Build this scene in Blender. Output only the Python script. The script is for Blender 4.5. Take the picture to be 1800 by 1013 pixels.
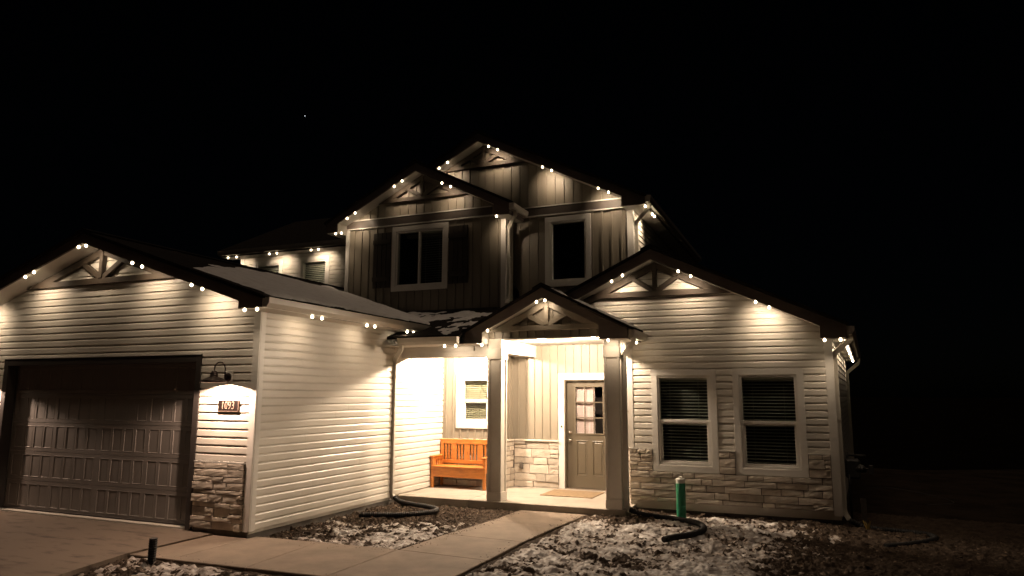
import bpy, bmesh, math, random
import numpy as np
from mathutils import Vector, Matrix

for o in list(bpy.data.objects):
    bpy.data.objects.remove(o, do_unlink=True)
SC = bpy.context.scene
COL = SC.collection
R = math.radians
rnd = random.Random(7)

# ------------------------------------------------------------------ camera
cam_d = bpy.data.cameras.new('camera')
cam = bpy.data.objects.new('camera', cam_d)
COL.objects.link(cam)
YAW, PITCH, ROLL = 0.400, 0.150, 0.003
fw = Vector((-math.sin(YAW) * math.cos(PITCH), math.cos(YAW) * math.cos(PITCH), math.sin(PITCH)))
rt0 = Vector((math.cos(YAW), math.sin(YAW), 0))
up0 = rt0.cross(fw)
rt = rt0 * math.cos(ROLL) + up0 * math.sin(ROLL)
up = up0 * math.cos(ROLL) - rt0 * math.sin(ROLL)
M = Matrix((rt, up, -fw)).transposed().to_4x4()
M.translation = Vector((7.139, -7.754, 1.881))
cam.matrix_world = M
cam_d.sensor_width = 36
cam_d.lens = 36 * 1238.9 / 1800
cam_d.clip_end = 3000
SC.camera = cam

# ------------------------------------------------------------------ night sky, faint street glow, exposure
w = bpy.data.worlds.new('World')
SC.world = w
w.use_nodes = True
nt = w.node_tree
nt.nodes.clear()
sky = nt.nodes.new('ShaderNodeTexSky')
sky.sky_type = 'NISHITA'
sky.sun_disc = False
sky.sun_elevation = R(32)
sky.sun_rotation = R(160)
bg = nt.nodes.new('ShaderNodeBackground')
bg.inputs['Strength'].default_value = 0.00010
out = nt.nodes.new('ShaderNodeOutputWorld')
nt.links.new(sky.outputs[0], bg.inputs[0])
nt.links.new(bg.outputs[0], out.inputs[0])

sun_d = bpy.data.lights.new('night_glow', 'SUN')
sun_d.energy = 0.30
sun_d.angle = R(35)
sun_d.color = (1.0, 0.74, 0.54)
sun = bpy.data.objects.new('night_glow', sun_d)
COL.objects.link(sun)
SUN_DIR = Vector((-0.05, 0.06, -1.0))
sun.rotation_euler = SUN_DIR.to_track_quat('-Z', 'Y').to_euler()

SC.view_settings.view_transform = 'Standard'
SC.view_settings.look = 'None'
SC.view_settings.exposure = 0
SC.view_settings.gamma = 1
SC.view_settings.use_curve_mapping = False
SC.render.engine = 'CYCLES'
SC.cycles.max_bounces = 6
SC.cycles.diffuse_bounces = 4
SC.cycles.transparent_max_bounces = 12
SC.cycles.sample_clamp_indirect = 4
SC.cycles.use_denoising = True
SC.cycles.denoising_prefilter = 'ACCURATE'

STRING_COL = (1.0, 0.77, 0.54)
PORCH_COL = (1.0, 0.775, 0.56)
SCONCE_COL = (1.0, 0.70, 0.51)
STRING_W = 14.0
PORCH_W = 510.0
SCONCE_W = 150.0


# ------------------------------------------------------------------ materials
def mat(name, col, rough=0.6, var=0.0, noise=None, bump=None, metal=0.0, spec=0.5, col2=None, mixscale=3.0, mixlo=0.4, mixhi=0.65,
        stretch=(1, 1, 1), emit=None, space='Object'):
    """col + optional per-object variation, second colour by noise, bump by noise"""
    m = bpy.data.materials.new(name)
    m.use_nodes = True
    n, l = m.node_tree.nodes, m.node_tree.links
    b = n['Principled BSDF']
    b.inputs['Roughness'].default_value = rough
    b.inputs['Metallic'].default_value = metal
    b.inputs['Specular IOR Level'].default_value = spec
    b.inputs['Base Color'].default_value = (*col, 1)
    geo = n.new('ShaderNodeNewGeometry')
    mp = n.new('ShaderNodeMapping')
    mp.inputs['Scale'].default_value = stretch
    l.new(geo.outputs['Position'], mp.inputs['Vector'])
    src = None
    if col2 is not None:
        t = n.new('ShaderNodeTexNoise')
        t.inputs['Scale'].default_value = mixscale
        t.inputs['Detail'].default_value = 6
        t.inputs['Roughness'].default_value = 0.65
        l.new(mp.outputs[0], t.inputs['Vector'])
        r = n.new('ShaderNodeMapRange')
        r.inputs[1].default_value = mixlo
        r.inputs[2].default_value = mixhi
        l.new(t.outputs[0], r.inputs[0])
        mx = n.new('ShaderNodeMix')
        mx.data_type = 'RGBA'
        mx.inputs[6].default_value = (*col, 1)
        mx.inputs[7].default_value = (*col2, 1)
        l.new(r.outputs[0], mx.inputs[0])
        src = mx.outputs[2]
    if var > 0:
        oi = n.new('ShaderNodeObjectInfo')
        r = n.new('ShaderNodeMapRange')
        r.inputs[3].default_value = 1 - var
        r.inputs[4].default_value = 1 + var
        l.new(oi.outputs['Random'], r.inputs[0])
        hs = n.new('ShaderNodeHueSaturation')
        hs.inputs['Color'].default_value = (*col, 1)
        if src is not None:
            l.new(src, hs.inputs['Color'])
        l.new(r.outputs[0], hs.inputs['Value'])
        src = hs.outputs[0]
    if src is not None:
        l.new(src, b.inputs['Base Color'])
    if noise:                                        # roughness variation
        t = n.new('ShaderNodeTexNoise')
        t.inputs['Scale'].default_value = noise
        l.new(mp.outputs[0], t.inputs['Vector'])
        r = n.new('ShaderNodeMapRange')
        r.inputs[3].default_value = max(0, rough - 0.15)
        r.inputs[4].default_value = min(1, rough + 0.15)
        l.new(t.outputs[0], r.inputs[0])
        l.new(r.outputs[0], b.inputs['Roughness'])
    if bump:                                         # (scale, strength, distance)
        t = n.new('ShaderNodeTexNoise')
        t.inputs['Scale'].default_value = bump[0]
        t.inputs['Detail'].default_value = 5
        l.new(mp.outputs[0], t.inputs['Vector'])
        bp = n.new('ShaderNodeBump')
        bp.inputs['Strength'].default_value = bump[1]
        bp.inputs['Distance'].default_value = bump[2]
        l.new(t.outputs[0], bp.inputs['Height'])
        l.new(bp.outputs[0], b.inputs['Normal'])
    if emit:
        b.inputs['Emission Color'].default_value = (*emit[0], 1)
        b.inputs['Emission Strength'].default_value = emit[1]
    return m


def glass_mat(name, tint=(0.9, 0.92, 0.9), ior=1.9):
    m = bpy.data.materials.new(name)
    m.use_nodes = True
    n, l = m.node_tree.nodes, m.node_tree.links
    n.clear()
    tr = n.new('ShaderNodeBsdfTransparent')
    tr.inputs[0].default_value = (*tint, 1)
    gl = n.new('ShaderNodeBsdfGlossy')
    gl.inputs['Roughness'].default_value = 0.02
    geo = n.new('ShaderNodeNewGeometry')
    t = n.new('ShaderNodeTexNoise')
    t.inputs['Scale'].default_value = 2.2
    l.new(geo.outputs['Position'], t.inputs['Vector'])
    bp = n.new('ShaderNodeBump')
    bp.inputs['Strength'].default_value = 0.04
    bp.inputs['Distance'].default_value = 0.05
    l.new(t.outputs[0], bp.inputs['Height'])
    l.new(bp.outputs[0], gl.inputs['Normal'])
    fr = n.new('ShaderNodeFresnel')
    fr.inputs[0].default_value = ior
    mx = n.new('ShaderNodeMixShader')
    inv = n.new('ShaderNodeMath')                    # only the outer face reflects
    inv.operation = 'SUBTRACT'
    inv.inputs[0].default_value = 1.0
    l.new(geo.outputs['Backfacing'], inv.inputs[1])
    mu = n.new('ShaderNodeMath')
    mu.operation = 'MULTIPLY'
    l.new(fr.outputs[0], mu.inputs[0])
    l.new(inv.outputs[0], mu.inputs[1])
    l.new(mu.outputs[0], mx.inputs[0])
    l.new(tr.outputs[0], mx.inputs[1])
    l.new(gl.outputs[0], mx.inputs[2])
    o = n.new('ShaderNodeOutputMaterial')
    l.new(mx.outputs[0], o.inputs[0])
    return m


def shingle_mat():
    m = mat('shingles', (0.017, 0.0145, 0.013), 0.95, spec=0.08, col2=(0.030, 0.025, 0.022), mixscale=9, bump=(60, 0.5, 0.01))
    n, l = m.node_tree.nodes, m.node_tree.links
    return m


MT = {
    'siding': mat('vinyl_siding', (0.66, 0.62, 0.555), 0.42, var=0.03, col2=(0.61, 0.57, 0.50), mixscale=1.3, stretch=(1, 1, 3), bump=(90, 0.05, 0.002)),
    'board': mat('taupe_board', (0.240, 0.208, 0.162), 0.5, var=0.05, col2=(0.212, 0.183, 0.142), mixscale=2.0, stretch=(4, 4, 0.6), bump=(40, 0.06, 0.003)),
    'trim': mat('white_trim', (0.74, 0.71, 0.66), 0.45, col2=(0.69, 0.655, 0.60), mixscale=2.5, bump=(50, 0.04, 0.002)),
    'post': mat('post_paint', (0.76, 0.71, 0.63), 0.5, col2=(0.70, 0.645, 0.565), mixscale=3, bump=(50, 0.06, 0.002)),
    'band': mat('brown_band', (0.095, 0.076, 0.064), 0.5, col2=(0.080, 0.064, 0.053), mixscale=4, bump=(40, 0.08, 0.002)),
    'fascia': mat('brown_fascia', (0.170, 0.138, 0.118), 0.5, col2=(0.145, 0.117, 0.098), mixscale=4, stretch=(1, 1, 4), bump=(40, 0.08, 0.002)),
    'timber': mat('brown_timber', (0.062, 0.046, 0.032), 0.65, col2=(0.048, 0.035, 0.024), mixscale=6, bump=(50, 0.15, 0.003)),
    'soffit': mat('soffit_white', (0.66, 0.62, 0.56), 0.55),
    'shingle': shingle_mat(),
    'stone': mat('ledge_stone', (0.54, 0.475, 0.40), 0.85, var=0.22, col2=(0.38, 0.325, 0.27), mixscale=6, mixlo=0.42, mixhi=0.75, bump=(36, 0.65, 0.008)),
    'mortar': mat('dark_mortar', (0.12, 0.10, 0.085), 0.95),
    'cap': mat('stone_cap', (0.58, 0.52, 0.44), 0.7, bump=(30, 0.3, 0.004)),
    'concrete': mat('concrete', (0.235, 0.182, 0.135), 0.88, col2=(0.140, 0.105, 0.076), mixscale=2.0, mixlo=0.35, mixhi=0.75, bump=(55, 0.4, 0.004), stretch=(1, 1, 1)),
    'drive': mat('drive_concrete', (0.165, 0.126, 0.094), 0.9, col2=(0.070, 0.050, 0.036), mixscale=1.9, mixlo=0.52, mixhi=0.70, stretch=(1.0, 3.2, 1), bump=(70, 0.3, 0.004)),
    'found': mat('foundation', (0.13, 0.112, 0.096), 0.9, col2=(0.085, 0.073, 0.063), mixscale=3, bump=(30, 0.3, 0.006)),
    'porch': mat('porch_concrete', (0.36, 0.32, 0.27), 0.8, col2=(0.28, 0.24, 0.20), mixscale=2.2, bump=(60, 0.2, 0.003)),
    'dirt': mat('dirt', (0.066, 0.047, 0.033), 0.95, col2=(0.030, 0.021, 0.015), mixscale=7, spec=0.12, bump=(45, 0.8, 0.015)),
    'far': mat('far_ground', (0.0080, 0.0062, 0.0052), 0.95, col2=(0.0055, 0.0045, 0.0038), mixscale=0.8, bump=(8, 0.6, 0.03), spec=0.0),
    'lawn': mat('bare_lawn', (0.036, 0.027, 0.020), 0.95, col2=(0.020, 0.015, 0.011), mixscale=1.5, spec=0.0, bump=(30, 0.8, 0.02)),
    'snow': mat('snow', (0.80, 0.78, 0.76), 0.75, col2=(0.58, 0.54, 0.50), mixscale=6, mixlo=0.5, mixhi=0.78, bump=(40, 0.5, 0.012)),
    'gdoor': mat('garage_door_paint', (0.200, 0.178, 0.162), 0.6, var=0.0, col2=(0.182, 0.162, 0.148), mixscale=2, bump=(120, 0.1, 0.001)),
    'door': mat('door_paint', (0.090, 0.073, 0.050), 0.4, bump=(90, 0.05, 0.001)),
    'dark': mat('dark_trim', (0.045, 0.038, 0.034), 0.5),
    'frame': mat('vinyl_frame', (0.72, 0.69, 0.64), 0.4),
    'blind': mat('blind_slats', (0.50, 0.49, 0.44), 0.5),
    'tanblind': mat('tan_blind_slats', (0.40, 0.37, 0.26), 0.5),
    'room': mat('dark_room', (0.05, 0.045, 0.04), 0.9),
    'shutter': mat('shutter_brown', (0.036, 0.028, 0.022), 0.55, var=0.12, bump=(60, 0.15, 0.002)),
    'glass': glass_mat('window_glass'),
    'dglass': glass_mat('door_glass', (0.92, 0.90, 0.90), 2.2),
    'wood': mat('bench_wood', (0.56, 0.205, 0.040), 0.42, var=0.10, col2=(0.38, 0.120, 0.022), mixscale=5, stretch=(1, 6, 6), bump=(40, 0.08, 0.002)),
    'mat': mat('coir_mat', (0.25, 0.175, 0.10), 0.98, col2=(0.17, 0.115, 0.065), mixscale=12, bump=(220, 0.8, 0.006)),
    'metal': mat('bronze_metal', (0.035, 0.022, 0.018), 0.38, metal=0.6, bump=(90, 0.05, 0.001)),
    'silver': mat('satin_nickel', (0.55, 0.50, 0.45), 0.25, metal=1.0),
    'gutter': mat('gutter_white', (0.62, 0.575, 0.50), 0.4),
    'black': mat('black_pipe', (0.014, 0.013, 0.013), 0.65, spec=0.3, bump=(60, 0.2, 0.002)),
    'green': mat('green_pipe', (0.020, 0.23, 0.115), 0.45, col2=(0.018, 0.19, 0.095), mixscale=6),
    'white': mat('white_plastic', (0.62, 0.60, 0.55), 0.4),
    'sign': mat('sign_brown', (0.010, 0.005, 0.004), 0.6, spec=0.2),
    'digit': mat('sign_digits', (0.30, 0.21, 0.17), 0.5),
    'leaf': mat('dead_leaf', (0.10, 0.062, 0.034), 0.8, col2=(0.05, 0.032, 0.02), mixscale=20),
    'straw': mat('yellow_straw', (0.42, 0.30, 0.06), 0.7),
    'curtain': mat('sheer_curtain', (0.84, 0.76, 0.73), 0.8, col2=(0.78, 0.69, 0.66), mixscale=5),
    'steel': mat('galv_steel', (0.05, 0.047, 0.045), 0.6, metal=0.3),
    'bulb': mat('lit_bulb', (0.9, 0.8, 0.6), 0.4, emit=((1.0, 0.80, 0.52), 14.0)),
    'lens': mat('lit_lens', (0.9, 0.85, 0.75), 0.4, emit=((1.0, 0.86, 0.66), 30.0)),
    'star': mat('star_glow', (1, 1, 1), 0.5, emit=((0.8, 0.9, 1.0), 1.2)),
}

def thin_snow():
    m = mat('thin_snow', (0.74, 0.72, 0.70), 0.8, col2=(0.50, 0.46, 0.42), mixscale=7, mixlo=0.45, mixhi=0.75, bump=(55, 0.6, 0.012))
    n, l = m.node_tree.nodes, m.node_tree.links
    b = n['Principled BSDF']
    src = b.inputs['Base Color'].links[0].from_socket
    at = n.new('ShaderNodeAttribute')
    at.attribute_name = 'thick'
    mx = n.new('ShaderNodeMix')
    mx.data_type = 'RGBA'
    mx.inputs[6].default_value = (0.22, 0.175, 0.14, 1)
    l.new(at.outputs['Fac'], mx.inputs[0])
    l.new(src, mx.inputs[7])
    l.new(mx.outputs[2], b.inputs['Base Color'])
    return m


MT['ysnow'] = thin_snow()

# ------------------------------------------------------------------ mesh helpers
IDT = lambda u, d, z: (u, d, z)
CURT = [IDT]
KS = 0.062                                      # the right side wall runs a few degrees outward


def splay(x, y, z):
    return (x + KS * max(0.0, y - 4.45) * min(1.1, max(0.0, (x - 4.705) / (7.438 - 4.705))), y, z)



def wall_y(Y):                    # wall facing the camera (-y): u = x, d = outward
    return lambda u, d, z: (u, Y - d, z)


def wall_x(X):                    # wall facing +x: u = y
    return lambda u, d, z: (X + d, u, z)


class MB:
    def __init__(self, T=None):
        self.v, self.f, self.T = [], [], (T or CURT[0])

    def add(self, vs, fs):
        b = len(self.v)
        self.v += [self.T(*p) for p in vs]
        self.f += [tuple(b + i for i in f) for f in fs]
        return self

    def box(self, u0, u1, d0, d1, z0, z1):
        vs = [(u, d, z) for z in (z0, z1) for d in (d0, d1) for u in (u0, u1)]
        return self.add(vs, [(0, 1, 3, 2), (4, 6, 7, 5), (0, 4, 5, 1), (2, 3, 7, 6), (0, 2, 6, 4), (1, 5, 7, 3)])

    def prism(self, poly, d0, d1):            # poly of (u,z), extruded along d
        n = len(poly)
        vs = [(u, d0, z) for u, z in poly] + [(u, d1, z) for u, z in poly]
        fs = [tuple(range(n)), tuple(range(2 * n - 1, n - 1, -1))]
        fs += [(i, i + n, (i + 1) % n + n, (i + 1) % n) for i in range(n)]
        return self.add(vs, fs)

    def ext(self, prof, pts):                 # profile points mapped by pts(p, end) -> (u,d,z)
        n = len(prof)
        vs = [pts(p, 0) for p in prof] + [pts(p, 1) for p in prof]
        fs = [tuple(range(n)), tuple(range(2 * n - 1, n - 1, -1))]
        fs += [(i, i + n, (i + 1) % n + n, (i + 1) % n) for i in range(n)]
        return self.add(vs, fs)

    def ring(self, u0, u1, z0, z1, w_, d0, d1):   # rectangular picture frame
        a, b = [(u0, z0), (u1, z0), (u1, z1), (u0, z1)], [(u0 + w_, z0 + w_), (u1 - w_, z0 + w_), (u1 - w_, z1 - w_), (u0 + w_, z1 - w_)]
        vs = [(u, d, z) for d in (d0, d1) for P in (a, b) for u, z in P]
        fs = []
        for i in range(4):
            j = (i + 1) % 4
            fs += [(i, j, 4 + j, 4 + i), (8 + i, 12 + i, 12 + j, 8 + j), (i, 8 + i, 8 + j, j), (4 + i, 4 + j, 12 + j, 12 + i)]
        return self.add(vs, fs)

    def tube(self, path, r, n=8, caps=True, ripple=None, sq=None):
        P = [Vector(self.T(*p)) for p in path]
        b = len(self.v)
        prev = None
        for i, p in enumerate(P):
            t = (P[min(i + 1, len(P) - 1)] - P[max(i - 1, 0)]).normalized()
            ref = Vector((0, 0, 1)) if abs(t.z) < 0.95 else Vector((0, 1, 0))
            if prev is not None:
                ref = prev
            s = (ref - t * ref.dot(t)).normalized()
            prev = s
            q = t.cross(s)
            rr = r[i] if isinstance(r, (list, tuple)) else r
            if ripple and i % 2:
                rr *= ripple
            for k in range(n):
                if sq:
                    cs = [(-sq[0], -sq[1]), (sq[0], -sq[1]), (sq[0], sq[1]), (-sq[0], sq[1])][k]
                    self.v.append(tuple(p + s * cs[0] + q * cs[1]))
                else:
                    a = 2 * math.pi * k / n
                    self.v.append(tuple(p + s * (rr * math.cos(a)) + q * (rr * math.sin(a))))
        for i in range(len(P) - 1):
            for k in range(n):
                k2 = (k + 1) % n
                self.f.append((b + i * n + k, b + i * n + k2, b + (i + 1) * n + k2, b + (i + 1) * n + k))
        if caps:
            self.f.append(tuple(b + k for k in range(n))[::-1])
            self.f.append(tuple(b + (len(P) - 1) * n + k for k in range(n)))
        return self

    def lathe(self, prof, c, n=20):            # prof of (r,z) around a vertical axis at c
        b = len(self.v)
        for r_, z in prof:
            for k in range(n):
                a = 2 * math.pi * k / n
                self.v.append((c[0] + r_ * math.cos(a), c[1] + r_ * math.sin(a), c[2] + z))
        m = len(prof)
        for i in range(m - 1):
            for k in range(n):
                k2 = (k + 1) % n
                self.f.append((b + i * n + k, b + i * n + k2, b + (i + 1) * n + k2, b + (i + 1) * n + k))
        if prof[0][0] > 1e-6:
            self.f.append(tuple(b + k for k in range(n))[::-1])
        if prof[-1][0] > 1e-6:
            self.f.append(tuple(b + (m - 1) * n + k for k in range(n)))
        return self


WL = {}                                        # world location of every object built


def link(name, me, parent, loc):
    o = bpy.data.objects.new(name, me)
    COL.objects.link(o)
    loc = Vector(loc)
    WL[o.name] = loc
    if parent is not None:
        o.parent = parent
        o.location = loc - WL[parent.name]
    else:
        o.location = loc
    return o


def build(name, mb, m, parent=None, bevel=0.0, smooth=False, recalc=True, origin=None):
    V = np.array(mb.v, float)
    c = (V.min(0) + V.max(0)) / 2 if origin is None else np.array(origin, float)
    me = bpy.data.meshes.new(name)
    me.from_pydata((V - c).tolist(), [], mb.f)
    if recalc or bevel:
        bm = bmesh.new()
        bm.from_mesh(me)
        if recalc:
            bmesh.ops.recalc_face_normals(bm, faces=bm.faces)
        if bevel:
            bmesh.ops.bevel(bm, geom=list(bm.edges), offset=bevel, segments=1, affect='EDGES', clamp_overlap=True)
        bm.to_mesh(me)
        bm.free()
    if smooth:
        me.polygons.foreach_set('use_smooth', [True] * len(me.polygons))
    me.materials.append(MT[m])
    return link(name, me, parent, c)


def empty(name, loc):
    return link(name, None, None, loc)


def tag(o, label=None, cat=None, group=None, kind=None):
    if label:
        o['label'] = label
    if cat:
        o['category'] = cat
    if group:
        o['group'] = group
    if kind:
        o['kind'] = kind
    return o


def lamp(name, kind, loc, energy, color, radius=0.03, angle=None, blend=0.5, parent=None, direction=(0, 0, -1)):
    d = bpy.data.lights.new(name, kind)
    d.energy = energy
    d.color = color
    d.shadow_soft_size = radius
    if kind == 'SPOT':
        d.spot_size = R(angle)
        d.spot_blend = blend
    o = link(name, d, parent, loc)
    o.rotation_euler = Vector(direction).to_track_quat('-Z', 'Y').to_euler()
    return o


# ------------------------------------------------------------------ value noise
_lat = np.random.RandomState(3).rand(512, 512)


def vnoise(x, y):
    xi, yi = np.floor(x).astype(int), np.floor(y).astype(int)
    fx, fy = x - xi, y - yi
    fx, fy = fx * fx * (3 - 2 * fx), fy * fy * (3 - 2 * fy)
    a = _lat[xi % 512, yi % 512]
    b = _lat[(xi + 1) % 512, yi % 512]
    c = _lat[xi % 512, (yi + 1) % 512]
    d = _lat[(xi + 1) % 512, (yi + 1) % 512]
    return (a * (1 - fx) + b * fx) * (1 - fy) + (c * (1 - fx) + d * fx) * fy


def fbm(x, y, f, octv=4, g=0.5, off=0.0):
    s, a, t = 0, 1.0, 0
    for i in range(octv):
        ca, sa = math.cos(0.7 * i + 0.3), math.sin(0.7 * i + 0.3)
        s = s + a * vnoise((x * ca - y * sa) * f + 17.3 * i + off + 100, (x * sa + y * ca) * f + 9.1 * i + off * 1.7 + 100)
        t += a
        a *= g
        f *= 2.03
    return s / t


def smooth01(a, b, x):
    t = np.clip((x - a) / (b - a), 0, 1)
    return t * t * (3 - 2 * t)


# ------------------------------------------------------------------ key dimensions (metres)
ZSB = 0.048          # bottom of garage siding
ZGT = 3.03           # garage eave bottom
YP, YD = 5.41, 5.84  # bench wall, door wall
ZP = 0.054           # porch floor
YPF = 3.713          # porch slab front edge
YG = 4.45            # right gable wall
XG0, XG1 = 4.184, 7.438
XB = 1.417           # bench wall right corner = upper left gable corner
X2A, X3B = -2.547, 4.0
YW = 7.04            # upper wing wall
CEIL = 2.875
EXPO = 0.1127

house = tag(empty('house', (0, 0, 0)), 'two-storey house with cream siding, dark board gables and a brightly lit corner porch', 'house')


# ------------------------------------------------------------------ wall pieces
def wall_slab(T, breaks, ztop, zbot, holes, d0, d1, m, parent, name='wall'):
    us = sorted(set(breaks) | {u for h in holes for u in h[:2] if min(breaks) < u < max(breaks)})
    mb = MB(T)
    for a, b in zip(us[:-1], us[1:]):
        mid = (a + b) / 2
        hs = sorted([(h[2], h[3]) for h in holes if h[0] < mid < h[1]])
        lo_a, lo_b = zbot(a + 1e-6), zbot(b - 1e-6)
        for z0, z1 in hs:
            mb.prism([(a, lo_a), (b, lo_b), (b, z0), (a, z0)], d0, d1)
            lo_a = lo_b = z1
        ta, tb = ztop(a + 1e-6), ztop(b - 1e-6)
        if ta - lo_a > 0.002 or tb - lo_b > 0.002:
            mb.prism([(a, lo_a), (b, lo_b), (b, max(tb, lo_b + 0.001)), (a, max(ta, lo_a + 0.001))], d0, d1)
    return build(name, mb, m, parent)


PROF = [(0.0, 0.020), (0.64, 0.0175), (0.81, 0.0045), (1.0, 0.003)]


def prof_d(t):
    for (a, da), (b, db) in zip(PROF[:-1], PROF[1:]):
        if t <= b:
            return da + (db - da) * (t - a) / (b - a)
    return PROF[-1][1]


def siding(T, parent, L, Rr, z0, z1, holes=(), expo=EXPO, m='siding'):
    k = 0
    while z0 + k * expo < z1 - 0.01:
        za = z0 + k * expo
        zb = min(za + expo, z1)
        k += 1
        cuts = sorted({za, zb} | {z for h in holes for z in h[2:4] if za + 0.004 < z < zb - 0.004})
        for a, b in zip(cuts[:-1], cuts[1:]):
            mid = (a + b) / 2
            ivs = [(None, None)]
            hs = sorted([h for h in holes if h[2] < mid < h[3]])
            bounds = [('L', None)]
            for h in hs:
                bounds += [('c', h[0]), ('c', h[1])]
            bounds.append(('R', None))
            for i in range(0, len(bounds), 2):
                s, e = bounds[i], bounds[i + 1]
                fs = (lambda z: L(z)) if s[0] == 'L' else (lambda z, q=s[1]: q)
                fe = (lambda z: Rr(z)) if e[0] == 'R' else (lambda z, q=e[1]: q)
                if fe(mid) - fs(mid) < 0.03:
                    continue
                ts = [(a - za) / expo] + [t for t, _ in PROF if (a - za) / expo + 1e-4 < t < (b - za) / expo - 1e-4] + [(b - za) / expo]
                pr = [(0.0005, za + ts[0] * expo)] + [(prof_d(t), za + t * expo) for t in ts] + [(0.0005, za + ts[-1] * expo)]
                mb = MB(T)
                mb.ext(pr, lambda p, end: ((fs(p[1]) if end == 0 else max(fe(p[1]), fs(p[1]) + 0.001)), p[0], p[1]))
                ln = fe(mid) - fs(mid)
                if ln > 3.3 and b - a > expo * 0.9:           # two lengths lapped at a staggered joint
                    q = fs(mid) + ln * rnd.choice((0.28, 0.37, 0.5, 0.61, 0.72)) + rnd.uniform(-0.15, 0.15)
                    m1, m2 = MB(T), MB(T)
                    m1.ext(pr, lambda p, end: (fs(p[1]) if end == 0 else q + 0.02, p[0], p[1]))
                    m2.ext([(max(d_ + 0.0014, 0.0006), z_) for d_, z_ in pr], lambda p, end: (q if end == 0 else fe(p[1]), p[0], p[1]))
                    build('siding_plank', m1, m, parent)
                    build('siding_plank', m2, m, parent)
                    continue
                build('siding_plank', mb, m, parent)


def battens(T, parent, u0, u1, zb, zt, holes=(), step=0.168, off=0.08, wd=0.030, th=0.018, m='board'):
    u = u0 + off
    while u < u1 - 0.02:
        a, b = u - wd / 2, u + wd / 2
        segs = []
        lo = max(zb(a), zb(b))
        for h in sorted([h for h in holes if h[0] - wd / 2 < u < h[1] + wd / 2], key=lambda h: h[2]):
            segs.append((lo, h[2], None))
            lo = h[3]
        segs.append((lo, None, 1))
        for s, e, top in segs:
            ea, eb = (zt(a), zt(b)) if top else (e, e)
            if min(ea, eb) - s < 0.04:
                continue
            build('batten', MB(T).prism([(a, s), (b, s), (b, eb), (a, ea)], 0.0005, th), m, parent)
        u += step


def stones(T, parent, rects, seed, rows=(0.085, 0.165), wid=(0.17, 0.52), d=(0.035, 0.065), gap=0.007):
    rg = random.Random(seed)
    for (u0, u1, z0, z1) in rects:
        z = z0
        while z < z1 - 0.02:
            h = rg.uniform(*rows)
            if z1 - (z + h) < rows[0] * 0.75:
                h = z1 - z
                if h > rows[1] * 1.25:
                    h = h / 2
            u = u0
            while u < u1 - 0.02:
                wd = rg.uniform(*wid)
                if u1 - (u + wd) < wid[0] * 0.7:
                    wd = u1 - u
                split = (h > rows[1] * 0.8 and wd < 0.26 and rg.random() < 0.45)
                hh = [(z, z + h)] if not split else [(z, z + h * rg.uniform(0.4, 0.6))]
                if split:
                    hh.append((hh[0][1], z + h))
                for a, b in hh:
                    one_stone(T, parent, u + gap / 2, u + wd - gap / 2, a + gap / 2, b - gap / 2, rg.uniform(*d), rg)
                u += wd
            z += h


def one_stone(T, parent, u0, u1, z0, z1, dep, rg):
    nu, nz = 5, 4
    mb = MB(T)
    vs, fs = [], []
    for j in range(nz):
        for i in range(nu):
            fu, fz = i / (nu - 1), j / (nz - 1)
            edge = i in (0, nu - 1) or j in (0, nz - 1)
            dd = dep - (rg.uniform(0.001, 0.006) if edge else rg.uniform(-0.0030, 0.0035))
            ju = 0 if i in (0, nu - 1) else rg.uniform(-0.25, 0.25) / (nu - 1)
            jz = 0 if j in (0, nz - 1) else rg.uniform(-0.25, 0.25) / (nz - 1)
            eu = rg.uniform(0, 0.004) if i == 0 else (-rg.uniform(0, 0.004) if i == nu - 1 else 0)
            ez = rg.uniform(0, 0.004) if j == 0 else (-rg.uniform(0, 0.004) if j == nz - 1 else 0)
            vs.append((u0 + (u1 - u0) * (fu + ju) + eu, dd, z0 + (z1 - z0) * (fz + jz) + ez))
    for j in range(nz - 1):
        for i in range(nu - 1):
            k = j * nu + i
            fs.append((k, k + 1, k + nu + 1, k + nu))
    loop = [i for i in range(nu)] + [j * nu + nu - 1 for j in range(1, nz)] + [(nz - 1) * nu + i for i in range(nu - 2, -1, -1)] + [j * nu for j in range(nz - 2, 0, -1)]
    nb = len(vs)
    for k in loop:
        vs.append((vs[k][0], 0.0, vs[k][2]))
    for q in range(len(loop)):
        q2 = (q + 1) % len(loop)
        fs.append((loop[q], nb + q, nb + q2, loop[q2]))
    mb.add(vs, fs)
    build('stone', mb, 'stone', parent)


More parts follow.
